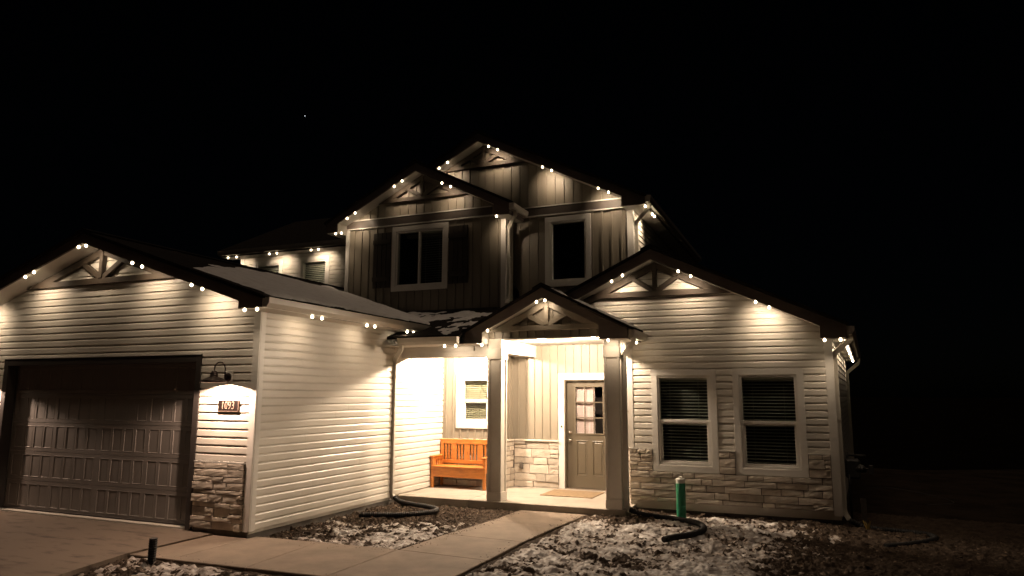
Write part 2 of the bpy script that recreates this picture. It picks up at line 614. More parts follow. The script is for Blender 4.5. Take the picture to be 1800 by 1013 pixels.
def window(T, u0, u1, z0, z1, tw=0.10, style='hung', blind=None, wall_t=0.12, label=None, fr=0.045, rail=0.5, bm='blind'):
    """casing with frame, rails, panes and blind; returns hole rectangle"""
    win = build('window', MB(T).ring(u0, u1, z0, z1, tw, 0.0008, 0.030), 'trim', house, bevel=0.003)
    if label:
        win['label'] = label
    a, b, c, d = u0 + tw, u1 - tw, z0 + tw, z1 - tw
    build('frame', MB(T).ring(a - 0.004, b + 0.004, c - 0.004, d + 0.004, fr, -0.09, 0.012), 'frame', win, bevel=0.002)
    a, b, c, d = a + fr - 0.004, b - fr + 0.004, c + fr - 0.004, d - fr + 0.004
    if style == 'hung':
        zm = c + (d - c) * rail
        build('rail', MB(T).box(a, b, -0.06, 0.004, zm - 0.022, zm + 0.022), 'frame', win, bevel=0.002)
        build('sash', MB(T).ring(a, b, c, zm - 0.022, 0.03, -0.055, -0.012), 'frame', win, bevel=0.002)
        build('pane', MB(T).box(a, b, -0.032, -0.026, zm + 0.02, d), 'glass', win)
        build('pane', MB(T).box(a + 0.025, b - 0.025, -0.050, -0.044, c + 0.025, zm - 0.02), 'glass', win)
    elif style == 'slider':
        um = a + (b - a) * rail
        build('rail', MB(T).box(um - 0.025, um + 0.025, -0.06, 0.004, c, d), 'frame', win, bevel=0.002)
        build('pane', MB(T).box(a, um - 0.02, -0.032, -0.026, c, d), 'glass', win)
        build('pane', MB(T).box(um + 0.02, b, -0.050, -0.044, c, d), 'glass', win)
    else:
        build('pane', MB(T).box(a, b, -0.032, -0.026, c, d), 'glass', win)
    if blind:
        ba, bb, pitch, tilt = blind
        bu0, bu1 = a + (b - a) * ba, a + (b - a) * bb
        mb = MB(T)
        mb.box(bu0, bu1, -0.116, -0.082, d - 0.04, d + 0.002)
        z = d - 0.055
        while z > c + 0.012:
            dz = 0.022 * math.sin(tilt)
            dd = 0.022 * math.cos(tilt)
            jj = rnd.uniform(-0.0015, 0.0015)
            p = [(-0.098 - dd, z + dz + jj), (-0.098 + dd, z - dz + jj), (-0.098 + dd, z - dz + 0.003 + jj), (-0.098 - dd, z + dz + 0.003 + jj)]
            mb.ext(p, lambda q, e: (bu0 + 0.004 if e == 0 else bu1 - 0.004, q[0], q[1]))
            z -= pitch
        for q in (0.2, 0.8):
            uu = bu0 + (bu1 - bu0) * q
            mb.box(uu - 0.002, uu + 0.002, -0.070, -0.068, c + 0.012, d - 0.03)
        tag(build('blind', mb, bm, win), kind='stuff')
    # dark room behind
    mb = MB(T)
    e = 0.05
    mb.box(a - e, b + e, -0.95, -0.90, c - e, d + e)
    mb.box(a - e - 0.03, a - e, -0.95, -wall_t - 0.004, c - e, d + e)
    mb.box(b + e, b + e + 0.03, -0.95, -wall_t - 0.004, c - e, d + e)
    mb.box(a - e, b + e, -0.95, -wall_t - 0.004, c - e - 0.03, c - e)
    mb.box(a - e, b + e, -0.95, -wall_t - 0.004, d + e, d + e + 0.03)
    build('room_lining', mb, 'room', win)
    return (u0 + 0.04, u1 - 0.04, z0 + 0.04, z1 - 0.04)


GK = [(0, 0), (0.07, 0), (0.105, 0.05), (0.112, 0.125), (0.104, 0.125), (0.096, 0.055), (0.066, 0.010), (0.008, 0.010), (0.008, 0.13), (0, 0.13)]


def gutter_y(x, z, y0, y1):           # along y, opening to +x
    g = build('gutter', MB().ext(GK, lambda p, e: (x + p[0], y0 if e == 0 else y1, z + p[1])), 'gutter', house)
    solid = GK[:4] + [(0, 0.13)]
    for a, b in ((y0 - 0.003, y0 + 0.001), (y1 - 0.001, y1 + 0.003)):
        build('end_cap', MB().ext(solid, lambda p, e: (x + p[0], a if e == 0 else b, z + p[1])), 'gutter', g)
    return g


def gutter_x(y, z, x0, x1):           # along x, opening to -y
    g = build('gutter', MB().ext(GK, lambda p, e: (x0 if e == 0 else x1, y - p[0], z + p[1])), 'gutter', house)
    solid = GK[:4] + [(0, 0.13)]
    for a, b in ((x0 - 0.003, x0 + 0.001), (x1 - 0.001, x1 + 0.003)):
        build('end_cap', MB().ext(solid, lambda p, e: (a if e == 0 else b, y - p[0], z + p[1])), 'gutter', g)
    return g


def rounded(path, r=0.05, k=4):
    P = [Vector(p) for p in path]
    o = [P[0]]
    for a, b, c in zip(P[:-2], P[1:-1], P[2:]):
        r1 = min(r, (b - a).length * 0.45, (c - b).length * 0.45)
        s, e = b + (a - b).normalized() * r1, b + (c - b).normalized() * r1
        for i in range(k + 1):
            t = i / k
            o.append(s * (1 - t) ** 2 + b * 2 * t * (1 - t) + e * t * t)
    o.append(P[-1])
    return o


def downspout(path, straps=()):
    ds = build('downspout', MB().tube(rounded(path, 0.07), 0.04, 4, sq=(0.026, 0.038)), 'gutter', house, bevel=0.004)
    for z in straps:
        x, y = path[-2][0], path[-2][1]
        build('strap', MB().box(x - 0.045, x + 0.045, y - 0.045, y + 0.045, z, z + 0.02), 'gutter', ds)
    return ds


def rake_board(xa, za, s, xe, zb, xb, fd, yF, sign):
    """fascia half: sign +1 right slope, -1 left slope"""
    zo = lambda x: za - s * abs(x - xa)
    zi = lambda x: zo(x) - fd
    return build('fascia', MB().prism([(xa, za), (xe, zo(xe)), (xe, zb), (xb, zb), (xb, max(zi(xb), zb + 0.002)), (xa, za - fd)], yF, yF + 0.03), 'fascia', house)


def gable(xa, za, sL, sR, xeL, xeR, yF, yW, zbL, zbR, xbL, xbR, fd=0.17, left=True, right=True, yBL=None, yBR=None, roof_left=True):
    """roof slabs, rake fascias, sloped soffits, boxed returns of a gable facing -y"""
    for side, s, xe, zb, xb, on, yB in ((-1, sL, xeL, zbL, xbL, left, yBL), (1, sR, xeR, zbR, xbR, right, yBR)):
        if not on:
            continue
        zo = lambda x: za - s * abs(x - xa)
        rake_board(xa, za, s, xe, zb, xb, fd, yF, side)
        xo = xe + side * 0.035
        # roof deck with shingle edge
        build('roof', MB().prism([(xa, za + 0.055), (xo, zo(xo) + 0.055), (xo, zo(xo) + 0.012), (xa, za + 0.012)], yF - 0.03, yB), 'shingle', house)
        # drip edge
        zi = lambda x: zo(x) - fd + 0.015
        build('soffit', MB().prism([(xa, za - fd + 0.030), (xb, zi(xb) + 0.015), (xb, zi(xb)), (xa, za - fd + 0.015)], yF + 0.031, yW), 'soffit', house)
        # boxed return: inner plate + flat bottom
        if zi(xb) - zb > 0.02:
            build('soffit', MB().box(min(xb, xb + side * 0.012), max(xb, xb + side * 0.012), yF + 0.031, yW - 0.018, zb + 0.016, zi(xb) + 0.01), 'soffit', house)
        build('soffit', MB().box(min(xb, xe - side * 0.001), max(xb, xe - side * 0.001), yF + 0.031, yW, zb + 0.001, zb + 0.015), 'soffit', house)
        # ridge/hip cap
    build('ridge_cap', MB().prism([(xa, za + 0.085), (xa + 0.16, za + 0.085 - 0.16 * sR), (xa + 0.16, za + 0.060 - 0.16 * sR), (xa, za + 0.060), (xa - 0.16, za + 0.060 - 0.16 * sL), (xa - 0.16, za + 0.085 - 0.16 * sL)],
                                    yF - 0.032, max(q for q in (yBL, yBR) if q is not None)), 'shingle', house)


def truss(xa, za, s, y0, y1, zc0, zc1, fd=0.17, rw=0.12, kw=0.075, m='timber', xl=None, xr=None, spread=0.40, sz=0.33):
    """decorative truss: two rafters, bottom chord, king post, two struts; za = outer roof apex"""
    t = build('gable_truss', MB().box(xa - kw / 2, xa + kw / 2, y0 - 0.012, y1, zc1, za - fd - 0.03), m, house, bevel=0.004)
    zi = lambda x: za - fd - 0.004 - s * abs(x - xa)
    xe = (za - fd - 0.004 - zc0) / s
    el, er = (xa - xe if xl is None else xl), (xa + xe if xr is None else xr)
    for sg, e in ((-1, el), (1, er)):
        b = e
        if abs(zi(b) - zc0) < 0.02:
            p = [(xa, zi(xa)), (b, zc0 + 0.001), (xa + sg * (za - fd - 0.004 - rw - zc0) / s, zc0 + 0.001), (xa, zi(xa) - rw)]
        else:
            p = [(xa, zi(xa)), (b, zi(b)), (b, zi(b) - rw), (xa, zi(xa) - rw)]
        build('rafter', MB().prism(p, y0 + 0.003, y1), m, t, bevel=0.004)
    zc_ = [(el + (0.0), zc0), (er, zc0), (max(min(er, xa + (za - fd - 0.01 - zc1) / s), xa), zc1), (min(max(el, xa - (za - fd - 0.01 - zc1) / s), xa), zc1)]
    build('chord', MB().prism(zc_, y0, y1), m, t, bevel=0.004)
    for sg in (-1, 1):
        x0, z0 = xa + sg * 0.03, zc1 + 0.005
        # strut up and out to the rafter
        x1 = xa + sg * spread
        z1 = zi(x1) - rw * 0.6
        dx, dz = x1 - x0, z1 - z0
        ln = math.hypot(dx, dz)
        nx, nz = -dz / ln * 0.04, dx / ln * 0.04
        build('strut', MB().prism([(x0 + nx, z0 + nz), (x1 + nx, z1 + nz), (x1 - nx, z1 - nz), (x0 - nx, z0 - nz)], y0 + 0.006, y1), m, t, bevel=0.003)
    return t


# ================================================================== GARAGE
XGA, ZGA, SG = -3.25, 4.355, 0.330
TG = wall_y(0.0)
zi_g = lambda x: ZGA - 0.15 - SG * abs(x - XGA)
DOOR = (-5.37, -1.13, -0.03, 2.335)          # clear opening
gw = wall_slab(TG, [-6.5, XGA, -0.001], lambda u: zi_g(u) + 0.02, lambda u: 0.0, [(-5.44, -1.06, -0.3, 2.40)], -0.20, 0, 'siding', house)
hd = (-5.45, -1.05, -0.2, 2.42)
siding(TG, gw, lambda z: max(-6.45, XGA - (ZGA - 0.155 - z) / SG) if z > 3.1 else -6.45, lambda z: min(-0.095, XGA + (ZGA - 0.155 - z) / SG), ZSB + EXPO * 8 + 0.0, 4.19,
       [hd])
# trim round the garage door (dark), jamb
build('door_trim', MB(TG).box(-1.13, -1.026, -0.139, 0.032, -0.02, 2.445), 'dark', house, bevel=0.004)
build('door_trim', MB(TG).box(-5.475, -5.37, -0.139, 0.032, -0.02, 2.445), 'dark', house, bevel=0.004)
build('door_trim', MB(TG).box(-5.37 + 0.001, -1.13 - 0.001, -0.139, 0.031, 2.335, 2.444), 'dark', house, bevel=0.004)
build('drip_cap', MB(TG).box(-5.49, -1.01, 0.001, 0.045, 2.446, 2.462), 'trim', house)
# garage door
gd = tag(empty('garage_door', (-3.25, 0.12, 0)))
gd.parent = house
gd.location = Vector((-3.25, 0.12, 0))
NR, sec = 5, 2.335 / 5
gx0, gx1 = -5.36, -1.14
pw, gs, cs, ed = 0.2, 0.032, 0.10, 0.0
lay = []
x = gx0 + 0.075
# four groups of four panels, wider stile between groups
tot = (gx1 - gx0) - 0.15
pw = (tot - 12 * 0.035 - 2 * 0.075 - 0.125) / 16
for g in range(4):
    for k in range(4):
        lay.append((x, x + pw))
        x += pw + (0.035 if k < 3 else 0)
    x += (0.075, 0.125, 0.075, 0)[g]
panel_mesh = None
for r_ in range(NR):
    z0, z1 = r_ * sec + 0.003, (r_ + 1) * sec - 0.003
    pz0, pz1 = z0 + 0.05, z1 - 0.05
    mb = MB(TG)
    # section face with openings: rails above/below + stiles
    D0, D1 = -0.180, -0.140
    mb.box(gx0, gx1, D0, D1, z0, pz0)
    mb.box(gx0, gx1, D0, D1, pz1, z1)
    xs = [gx0] + [q for p in lay for q in p] + [gx1]
    for i in range(0, len(xs), 2):
        mb.box(xs[i], xs[i + 1], D0, D1, pz0, pz1)
    so = build('door_section', mb, 'gdoor', gd)
    for (a, b) in lay:
        c = TG((a + b) / 2, D1, (pz0 + pz1) / 2)
        if panel_mesh is None:
            q = MB(TG)
            hw, hh = (b - a) / 2, (pz1 - pz0) / 2
            mu, mz = (a + b) / 2, (pz0 + pz1) / 2
            loops = [(0, 0.0), (0.004, 0.0022), (0.010, 0.0022), (0.016, -0.006)]
            vs, fs = [], []
            for ins, dd in loops:
                vs += [(mu - hw + ins, D1 + dd - 0.0, mz - hh + ins), (mu + hw - ins, D1 + dd, mz - hh + ins), (mu + hw - ins, D1 + dd, mz + hh - ins), (mu - hw + ins, D1 + dd, mz + hh - ins)]
            for i in range(3):
                for j in range(4):
                    j2 = (j + 1) % 4
                    fs.append((i * 4 + j, i * 4 + j2, i * 4 + 4 + j2, i * 4 + 4 + j))
            fs.append((12, 13, 14, 15))
            q.add(vs, fs)
            po = build('panel', q, 'gdoor', gd, origin=c)
            panel_mesh = po.data
        else:
            po = link('panel', panel_mesh, gd, c)
build('bottom_seal', MB(TG).box(gx0, gx1, -0.175, -0.112, -0.0265, 0.022), 'dark', gd)
# stone base right of the door
build('wall_base', MB(TG).box(-1.024, -0.10, 0.0005, 0.012, 0.03, 0.93), 'mortar', house)
stones(TG, gw, [(-1.02, -0.10, 0.03, 0.925)], 5, rows=(0.055, 0.125), wid=(0.14, 0.48), d=(0.032, 0.065))
build('stone_cap', MB(TG).box(-1.022, -0.098, 0.0005, 0.045, 0.927, 0.945), 'trim', house)
build('stone_cap', MB(TG).box(-6.45, -5.478, 0.0005, 0.045, 0.927, 0.945), 'trim', house)
build('wall_base', MB(TG).box(-6.45, -5.478, 0.0005, 0.012, 0.03, 0.925), 'mortar', house)
stones(TG, gw, [(-6.45, -5.48, 0.03, 0.925)], 6, rows=(0.08, 0.15), wid=(0.2, 0.5), d=(0.032, 0.065))
# corner trim
build('corner_trim', MB().box(-0.094, 0.024, -0.024, -0.0005, ZSB - 0.02, 3.06), 'trim', house, bevel=0.004)
build('corner_trim', MB().box(0.0005, 0.0245, -0.0004, 0.094, ZSB - 0.02, 3.06), 'trim', house, bevel=0.004)
# side wall
TS = wall_x(0.0)
sw = wall_slab(TS, [0.0, YP], lambda u: 3.12, lambda u: 0.0, [], -0.14, -0.0005, 'siding', house)
siding(TS, sw, lambda z: 0.095, lambda z: (3.49 if z < 3.2 else 3.49), ZSB, 3.05)
siding(TS, sw, lambda z: 3.50, lambda z: YP - 0.003, ZSB + 0.03, 3.05)
# foundations
build('foundation', MB().box(-1.0, -0.012, -0.012, 0.0, -0.3, 0.03), 'found', house)
build('foundation', MB().box(-0.13, -0.012, 0.0, YP, -0.3, ZSB), 'found', house)
build('foundation', MB().box(-6.5, -5.40, -0.012, 0.0, -0.3, 0.03), 'found', house)
# roof
gable(XGA, ZGA, SG, SG, -6.91, 0.41, -0.43, 0.0, ZGT, ZGT, -6.5, -0.005, fd=0.15, yBL=YW, yBR=YP - 0.02)
build('roof', MB().prism([(XGA, ZGA + 0.055), (X2A - 0.01, ZGA + 0.055 - SG * (X2A - XGA)), (X2A - 0.01, ZGA + 0.012 - SG * (X2A - XGA)), (XGA, ZGA + 0.012)], YP - 0.02, YW - 0.02), 'shingle', house)
build('soffit', MB().box(0.026, 0.405, 0.0, 3.7, ZGT + 0.001, ZGT + 0.015), 'soffit', house)
build('fascia', MB().box(0.385, 0.41, -0.40, 5.0, ZGT - 0.002, 3.145), 'trim', house)
gutter_y(0.411, ZGT + 0.005, -0.42, 4.1)
truss(XGA, ZGA, SG, -0.085, -0.018, 3.61, 3.705, fd=0.15, spread=0.46)

# ================================================================== PORCH WALLS
TB, TD, TSt = wall_y(YP), wall_y(YD), wall_x(XB)
UPZ = 2.93
hb = window(TB, 0.335, 1.2, 1.195, 2.325, tw=0.125, style='hung', blind=(0, 1, 0.040, 0.6), rail=0.5, label='small sash window with pale blinds above the bench', fr=0.04, bm='tanblind')
bw = wall_slab(TB, [0.0, XB], lambda u: UPZ, lambda u: -0.1, [hb], -0.12, 0, 'board', house)
battens(TB, bw, 0.0, XB, lambda u: 0.995, lambda u: UPZ, [(0.335, 1.2, 1.195, 2.325)], off=0.1)
build('stone_cap', MB(TB).box(0.018, XB + 0.06, 0.0005, 0.075, 0.952, 0.985), 'cap', house, bevel=0.004)
build('wall_base', MB(TB).box(0.018, XB, 0.0006, 0.012, ZP, 0.952), 'mortar', house)
stones(TB, bw, [(0.02, XB + 0.05, ZP + 0.002, 0.950)], 11)
build('corner_trim', MB().box(XB - 0.085, XB + 0.018, YP - 0.022, YP - 0.0005, 0.986, UPZ), 'trim', house, bevel=0.003)
stw = wall_slab(TSt, [YP + 0.121, YD], lambda u: UPZ, lambda u: -0.1, [], -0.12, 0, 'board', house)
build('corner_trim', MB().box(XB + 0.0005, XB + 0.0185, YP - 0.0004, YP + 0.08, 0.986, UPZ), 'trim', house, bevel=0.003)
battens(TSt, stw, YP + 0.1, YD, lambda u: 0.995, lambda u: UPZ, off=0.1)
build('stone_cap', MB(TSt).box(YP, YD - 0.08, 0.0005, 0.075, 0.953, 0.984), 'cap', house, bevel=0.004)
build('wall_base', MB(TSt).box(YP, YD, 0.0006, 0.012, ZP, 0.952), 'mortar', house)
stones(TSt, stw, [(YP - 0.04, YD - 0.04, ZP + 0.002, 0.950)], 12)
# door wall
DX0 = 2.42                                     # outer left edge of casing
OP = (2.545, 3.495, 0.0, 2.175)                # opening
dw = wall_slab(TD, [XB, 4.184], lambda u: UPZ, lambda u: -0.1, [(OP[0], OP[1], -0.2, OP[3])], -0.16, 0, 'board', house)
battens(TD, dw, XB, 4.18, lambda u: 0.995, lambda u: UPZ, [(2.42, 3.62, -0.2, 2.30)], off=0.13)
build('stone_cap', MB(TD).box(XB + 0.076, DX0, 0.0005, 0.075, 0.952, 0.985), 'cap', house, bevel=0.004)
build('stone_cap', MB(TD).box(3.62, 4.184, 0.0005, 0.075, 0.952, 0.985), 'cap', house, bevel=0.004)
build('wall_base', MB(TD).box(XB + 0.02, DX0, 0.0006, 0.012, ZP, 0.952), 'mortar', house)
build('wall_base', MB(TD).box(3.62, 4.183, 0.0006, 0.012, ZP, 0.952), 'mortar', house)
stones(TD, dw, [(XB + 0.055, DX0, ZP + 0.002, 0.950)], 13, rows=(0.09, 0.18))
stones(TD, dw, [(3.62, 4.183, ZP + 0.002, 0.950)], 14)
# front door
fd_ = empty('front_door', ((OP[0] + OP[1]) / 2, YD, ZP))
fd_.parent = house
fd_['label'] = 'taupe front door with a nine-pane window and two lower panels'
fd_.location = Vector(WL[fd_.name])
for a, b, c, d in ((DX0, OP[0], ZP, 2.305), (OP[1], 3.62, ZP, 2.305)):
    build('casing', MB(TD).box(a, b, 0.0008, 0.035, c, d), 'trim', fd_, bevel=0.004)
build('casing', MB(TD).box(OP[0] + 0.0005, OP[1] - 0.0005, 0.0009, 0.034, OP[3], 2.304), 'trim', fd_, bevel=0.004)
build('jamb', MB(TD).box(OP[0], OP[0] + 0.022, -0.155, 0.006, ZP, OP[3]), 'door', fd_)
build('jamb', MB(TD).box(OP[1] - 0.022, OP[1], -0.155, 0.006, ZP, OP[3]), 'door', fd_)
build('jamb', MB(TD).box(OP[0] + 0.0225, OP[1] - 0.0225, -0.155, 0.006, OP[3] - 0.022, OP[3]), 'door', fd_)
build('threshold', MB(TD).box(OP[0] + 0.0225, OP[1] - 0.0225, -0.155, 0.045, ZP, ZP + 0.022), 'silver', fd_)
lx0, lx1, lz0, lz1 = OP[0] + 0.026, OP[1] - 0.026, ZP + 0.024, OP[3] - 0.026
g0, g1, gz0, gz1 = 2.752, 3.312, 1.125, 2.035
leaf = MB(TD)
dA, dB = -0.125, -0.080
leaf.box(lx0, g0, dA, dB, lz0, lz1)
leaf.box(g1, lx1, dA, dB, lz0, lz1)
leaf.box(g0, g1, dA, dB, gz1, lz1)
p0, p1 = 0.30, 0.985
leaf.box(g0, g1, dA, dB, p1 - 0.0, gz0)
leaf.box(g0, g1, dA, dB, lz0, p0)
leaf.box(2.985, 3.079, dA, dB, p0, p1)
lf = build('door_leaf', leaf, 'door', fd_)
for a, b in ((g0, 2.985), (3.079, g1)):
    q = MB(TD)
    loops = [(0, 0), (0.012, 0.006), (0.024, -0.012), (0.04, -0.012), (0.056, -0.003)]
    vs, fs = [], []
    for ins, dd in loops:
        vs += [(a + ins, dB + dd, p0 + ins), (b - ins, dB + dd, p0 + ins), (b - ins, dB + dd, p1 - ins), (a + ins, dB + dd, p1 - ins)]
    for i in range(len(loops) - 1):
        for j in range(4):
            j2 = (j + 1) % 4
            fs.append((i * 4 + j, i * 4 + j2, i * 4 + 4 + j2, i * 4 + 4 + j))
    n4 = 4 * (len(loops) - 1)
    fs.append((n4, n4 + 1, n4 + 2, n4 + 3))
    build('panel', q.add(vs, fs), 'door', fd_)
build('lite_frame', MB(TD).ring(g0 - 0.028, g1 + 0.028, gz0 - 0.028, gz1 + 0.028, 0.03, dB + 0.0005, dB + 0.016), 'door', fd_, bevel=0.003)
cw, ch = (g1 - g0) / 3, (gz1 - gz0) / 3
for i in (1, 2):
    build('muntin', MB(TD).box(g0 + cw * i - 0.011, g0 + cw * i + 0.011, -0.098, dB + 0.008, gz0, gz1), 'door', fd_)
    build('muntin', MB(TD).box(g0, g1, -0.111, dB + 0.007, gz0 + ch * i - 0.011, gz0 + ch * i + 0.011), 'door', fd_)
for i in range(3):
    for j in range(3):
        build('pane', MB(TD).box(g0 + cw * i + 0.010, g0 + cw * (i + 1) - 0.010, -0.105, -0.098, gz0 + ch * j + 0.010, gz0 + ch * (j + 1) - 0.010), 'dglass', fd_)
q = MB(TD)
nf = 13
prof = []
for i in range(nf):
    prof.append((g0 - 0.02 + (0.375 + 0.02) * i / (nf - 1), -0.150 + 0.007 * math.sin(i * 1.3)))
vs, fs = [], []
for (uu, dd) in prof:
    vs += [(uu, dd, 1.05), (uu, dd, 2.10), (uu, dd - 0.003, 2.10), (uu, dd - 0.003, 1.05)]
for i in range(nf - 1):
    for j in range(4):
        j2 = (j + 1) % 4
        fs.append((i * 4 + j, i * 4 + j2, i * 4 + 4 + j2, i * 4 + 4 + j))
fs += [(0, 1, 2, 3), tuple(4 * (nf - 1) + j for j in (3, 2, 1, 0))]
build('curtain', q.add(vs, fs), 'curtain', fd_, smooth=False)
build('room_lining', MB(TD).box(2.5, 3.55, -0.60, -0.55, 0.9, 2.25).box(2.5, 2.53, -0.55, -0.161, 0.9, 2.25).box(3.51, 3.55, -0.55, -0.161, 0.9, 2.25), 'room', fd_)


def knob(u, z, r_):
    k = MB()
    prof = [(0.034, 0), (0.034, 0.010), (0.014, 0.014), (0.013, 0.035), (r_ * 0.8, 0.045), (r_, 0.058), (r_ * 0.85, 0.072), (0.0, 0.078)]
    k.lathe(prof, (0, 0, 0), 16)
    k.v = [(u + p[0], YD + 0.08 - p[2], z + p[1]) for p in k.v]
    return k


build('door_knob', knob(lx0 + 0.07, 0.985, 0.028), 'silver', fd_, smooth=True)
build('deadbolt', knob(lx0 + 0.07, 1.135, 0.026), 'silver', fd_, smooth=True)
build('door_bell', MB(TD).box(DX0 + 0.052, DX0 + 0.080, 0.036, 0.052, 1.235, 1.275), 'dark', fd_, bevel=0.004)
build('outlet_cover', MB(TD).box(1.60, 1.67, 0.05, 0.088, 0.405, 0.525), 'found', house, bevel=0.006)

# porch ceiling and beams
build('porch_ceiling', MB().box(0.02, 4.183, 3.98, YD - 0.001, CEIL, CEIL + 0.03), 'trim', house)
build('beam', MB().box(0.02, 1.812, 3.74, 3.98, 2.555, CEIL - 0.0), 'trim', house, bevel=0.004)        # front beam over the bench bay
build('beam', MB().box(1.70, 1.945, 4.005, YD - 0.02, 2.635, CEIL - 0.002), 'trim', house, bevel=0.004)  # beam back to the wall
build('beam', MB().box(3.95, 4.21, 4.005, YG - 0.02, 2.640, CEIL - 0.002), 'trim', house, bevel=0.004)
build('frieze', MB().box(0.02, 1.55, 3.70, 3.739, 2.66, 2.90), 'trim', house)

# posts
for px in (1.945, 4.079):
    hw = 0.132
    y0, y1 = 3.743, 4.003
    ps = build('porch_post', MB().box(px - hw + 0.022, px + hw - 0.022, y0 + 0.022, y1 - 0.022, ZP, 2.52), 'post', house)
    # corner stiles leave a recessed panel on each face
    for sx in (-1, 1):
        for sy in (0, 1):
            xx = (px - hw, px - hw + 0.045) if sx < 0 else (px + hw - 0.045, px + hw)
            yy = (y0, y0 + 0.045) if sy == 0 else (y1 - 0.045, y1)
            build('stile', MB().box(*xx, *yy, 0.20, 2.50), 'post', ps, bevel=0.003)
    build('base', MB().box(px - hw - 0.006, px + hw + 0.006, y0 - 0.006, y1 + 0.006, ZP, 0.205), 'post', ps, bevel=0.005)
    build('cap', MB().box(px - hw - 0.012, px + hw + 0.012, y0 - 0.012, y1 + 0.012, 2.50, 2.69), 'post', ps, bevel=0.005)
    build('neck', MB().box(px - hw + 0.004, px + hw - 0.004, y0 + 0.004, y1 - 0.004, 2.69, CEIL - 0.001), 'post', ps, bevel=0.003)

# ================================================================== PORTICO GABLE
XPA, ZPA, SP = 2.955, 3.695, 0.505
TP = wall_y(3.745)
zi_p = lambda x: ZPA - 0.17 - SP * abs(x - XPA)
pwl = wall_slab(TP, [1.83, XPA, 4.10], lambda u: zi_p(u) + 0.02, lambda u: 2.865, [], -0.24, 0, 'board', house)
battens(TP, pwl, 1.86, 4.05, lambda u: 2.868, lambda u: zi_p(u) - 0.0, off=0.07, step=0.158, th=0.020)
build('frieze', MB(TP).box(1.95 + 0.133, 4.079 - 0.133, -0.235, 0.010, 2.845, 2.8645), 'trim', house)
gable(XPA, ZPA, SP, SP, 1.478, 4.434, 3.435, 3.745, 2.765, 2.785, 1.83, 3.955, fd=0.17, yBL=5.3, yBR=YG - 0.02)
build('roof', MB().prism([(XPA, ZPA + 0.05), (4.18, ZPA + 0.05 - SP * (4.18 - XPA)), (4.18, ZPA + 0.01 - SP * (4.18 - XPA)), (XPA, ZPA + 0.01)], YG - 0.02, YD - 0.01), 'shingle', house)
build('fascia', MB().box(4.410, 4.434, 3.466, YG - 0.02, 2.783, 2.945), 'fascia', house)
gutter_y(4.436, 2.80, 3.46, YG - 0.03)
build('soffit', MB().box(4.214, 4.409, 3.75, YG - 0.02, 2.787, 2.80), 'soffit', house)
truss(XPA, ZPA, SP, 3.660, 3.727, 2.985, 3.075, fd=0.17, spread=0.37, m='board')

# shed roof over the bench bay
SS = 0.33
zs = lambda y: 2.875 + SS * (y - 3.25)
TX = lambda u, d, z: (d, u, z)
build('roof', MB(TX).prism([(3.22, zs(3.22) + 0.05), (YP - 0.002, zs(YP) + 0.05), (YP - 0.002, zs(YP)), (3.22, zs(3.22))], 0.02, 1.50), 'shingle', house)
build('roof', MB(TX).prism([(3.80, zs(3.80) + 0.049), (YP - 0.003, zs(YP) + 0.049), (YP - 0.003, zs(YP)), (3.80, zs(3.80))], 1.50, 2.9), 'shingle', house)
build('roof', MB(TX).prism([(YP - 0.003, zs(YP) + 0.048), (YD - 0.003, zs(YD) + 0.048), (YD - 0.003, zs(YD)), (YP - 0.003, zs(YP))], XB + 0.02, 2.9), 'shingle', house)
build('roof', MB(TX).prism([(3.95, zs(3.95) + 0.047), (YP - 0.004, zs(YP) + 0.047), (YP - 0.004, zs(YP)), (3.95, zs(3.95))], -1.3, 0.02), 'shingle', house)
build('fascia', MB().box(0.42, 1.46, 3.235, 3.258, 2.745, 2.868), 'trim', house)
build('soffit', MB().box(0.03, 1.82, 3.26, 3.70, 2.748, 2.762), 'soffit', house)
gutter_x(3.234, 2.752, 0.30, 1.49)
downspout([(0.36, 3.17, 2.76), (0.36, 3.19, 2.70), (0.036, 3.49, 2.50), (0.036, 3.49, 0.08), (0.10, 3.50, 0.02)], straps=(1.9, 0.6))
downspout([(4.50, 3.56, 2.81), (4.50, 3.58, 2.74), (4.262, 3.86, 2.55), (4.262, 3.86, 0.10), (4.33, 3.84, 0.02)], straps=(1.6,))
# flashing where shed roof meets the upper wall
build('flashing', MB(TB).box(-1.6, XB, 0.001, 0.022, zs(YP) + 0.052, zs(YP) + 0.075), 'dark', house)

# ================================================================== RIGHT GABLE WING
XR, ZR, SR = 4.705, 4.350, 0.478
TR = wall_y(YG)
zi_r = lambda x: ZR - 0.17 - SR * abs(x - XR)
w1 = (4.583, 5.665, 0.617, 2.313)
w2 = (5.926, 7.014, 0.617, 2.313)
h1 = window(TR, *w1, tw=0.105, blind=(0, 1, 0.052, 0.32), rail=0.49, label='left of two tall sash windows in the right wing')
h2 = window(TR, *w2, tw=0.105, blind=(0, 1, 0.052, 0.32), rail=0.49, label='right of two tall sash windows in the right wing')
rw_ = wall_slab(TR, [2.4, XG0, XR, XG1], lambda u: zi_r(u) + 0.02, lambda u: (0.0 if u > XG0 else 2.94), [h1, h2], -0.12, 0, 'siding', house)
holes = [(a + 0.03, b - 0.03, c + 0.03, d - 0.03) for a, b, c, d in (w1, w2)]
siding(TR, rw_, lambda z: XG0 + 0.085 if z < 2.92 else max(2.4, XR - (ZR - 0.175 - z) / SR), lambda z: min(XG1 - 0.10, XR + (ZR - 0.175 - z) / SR), 0.974 + 0.012, 4.16, holes)
build('corner_trim', MB().box(XG1 - 0.10, XG1 + 0.024, YG - 0.026, YG - 0.0005, 0.06, 2.77), 'trim', house, bevel=0.004)
build('corner_trim', MB().box(XG1 + 0.0005, XG1 + 0.0245, YG - 0.0004, YG + 0.095, 0.06, 2.77), 'trim', house, bevel=0.004)
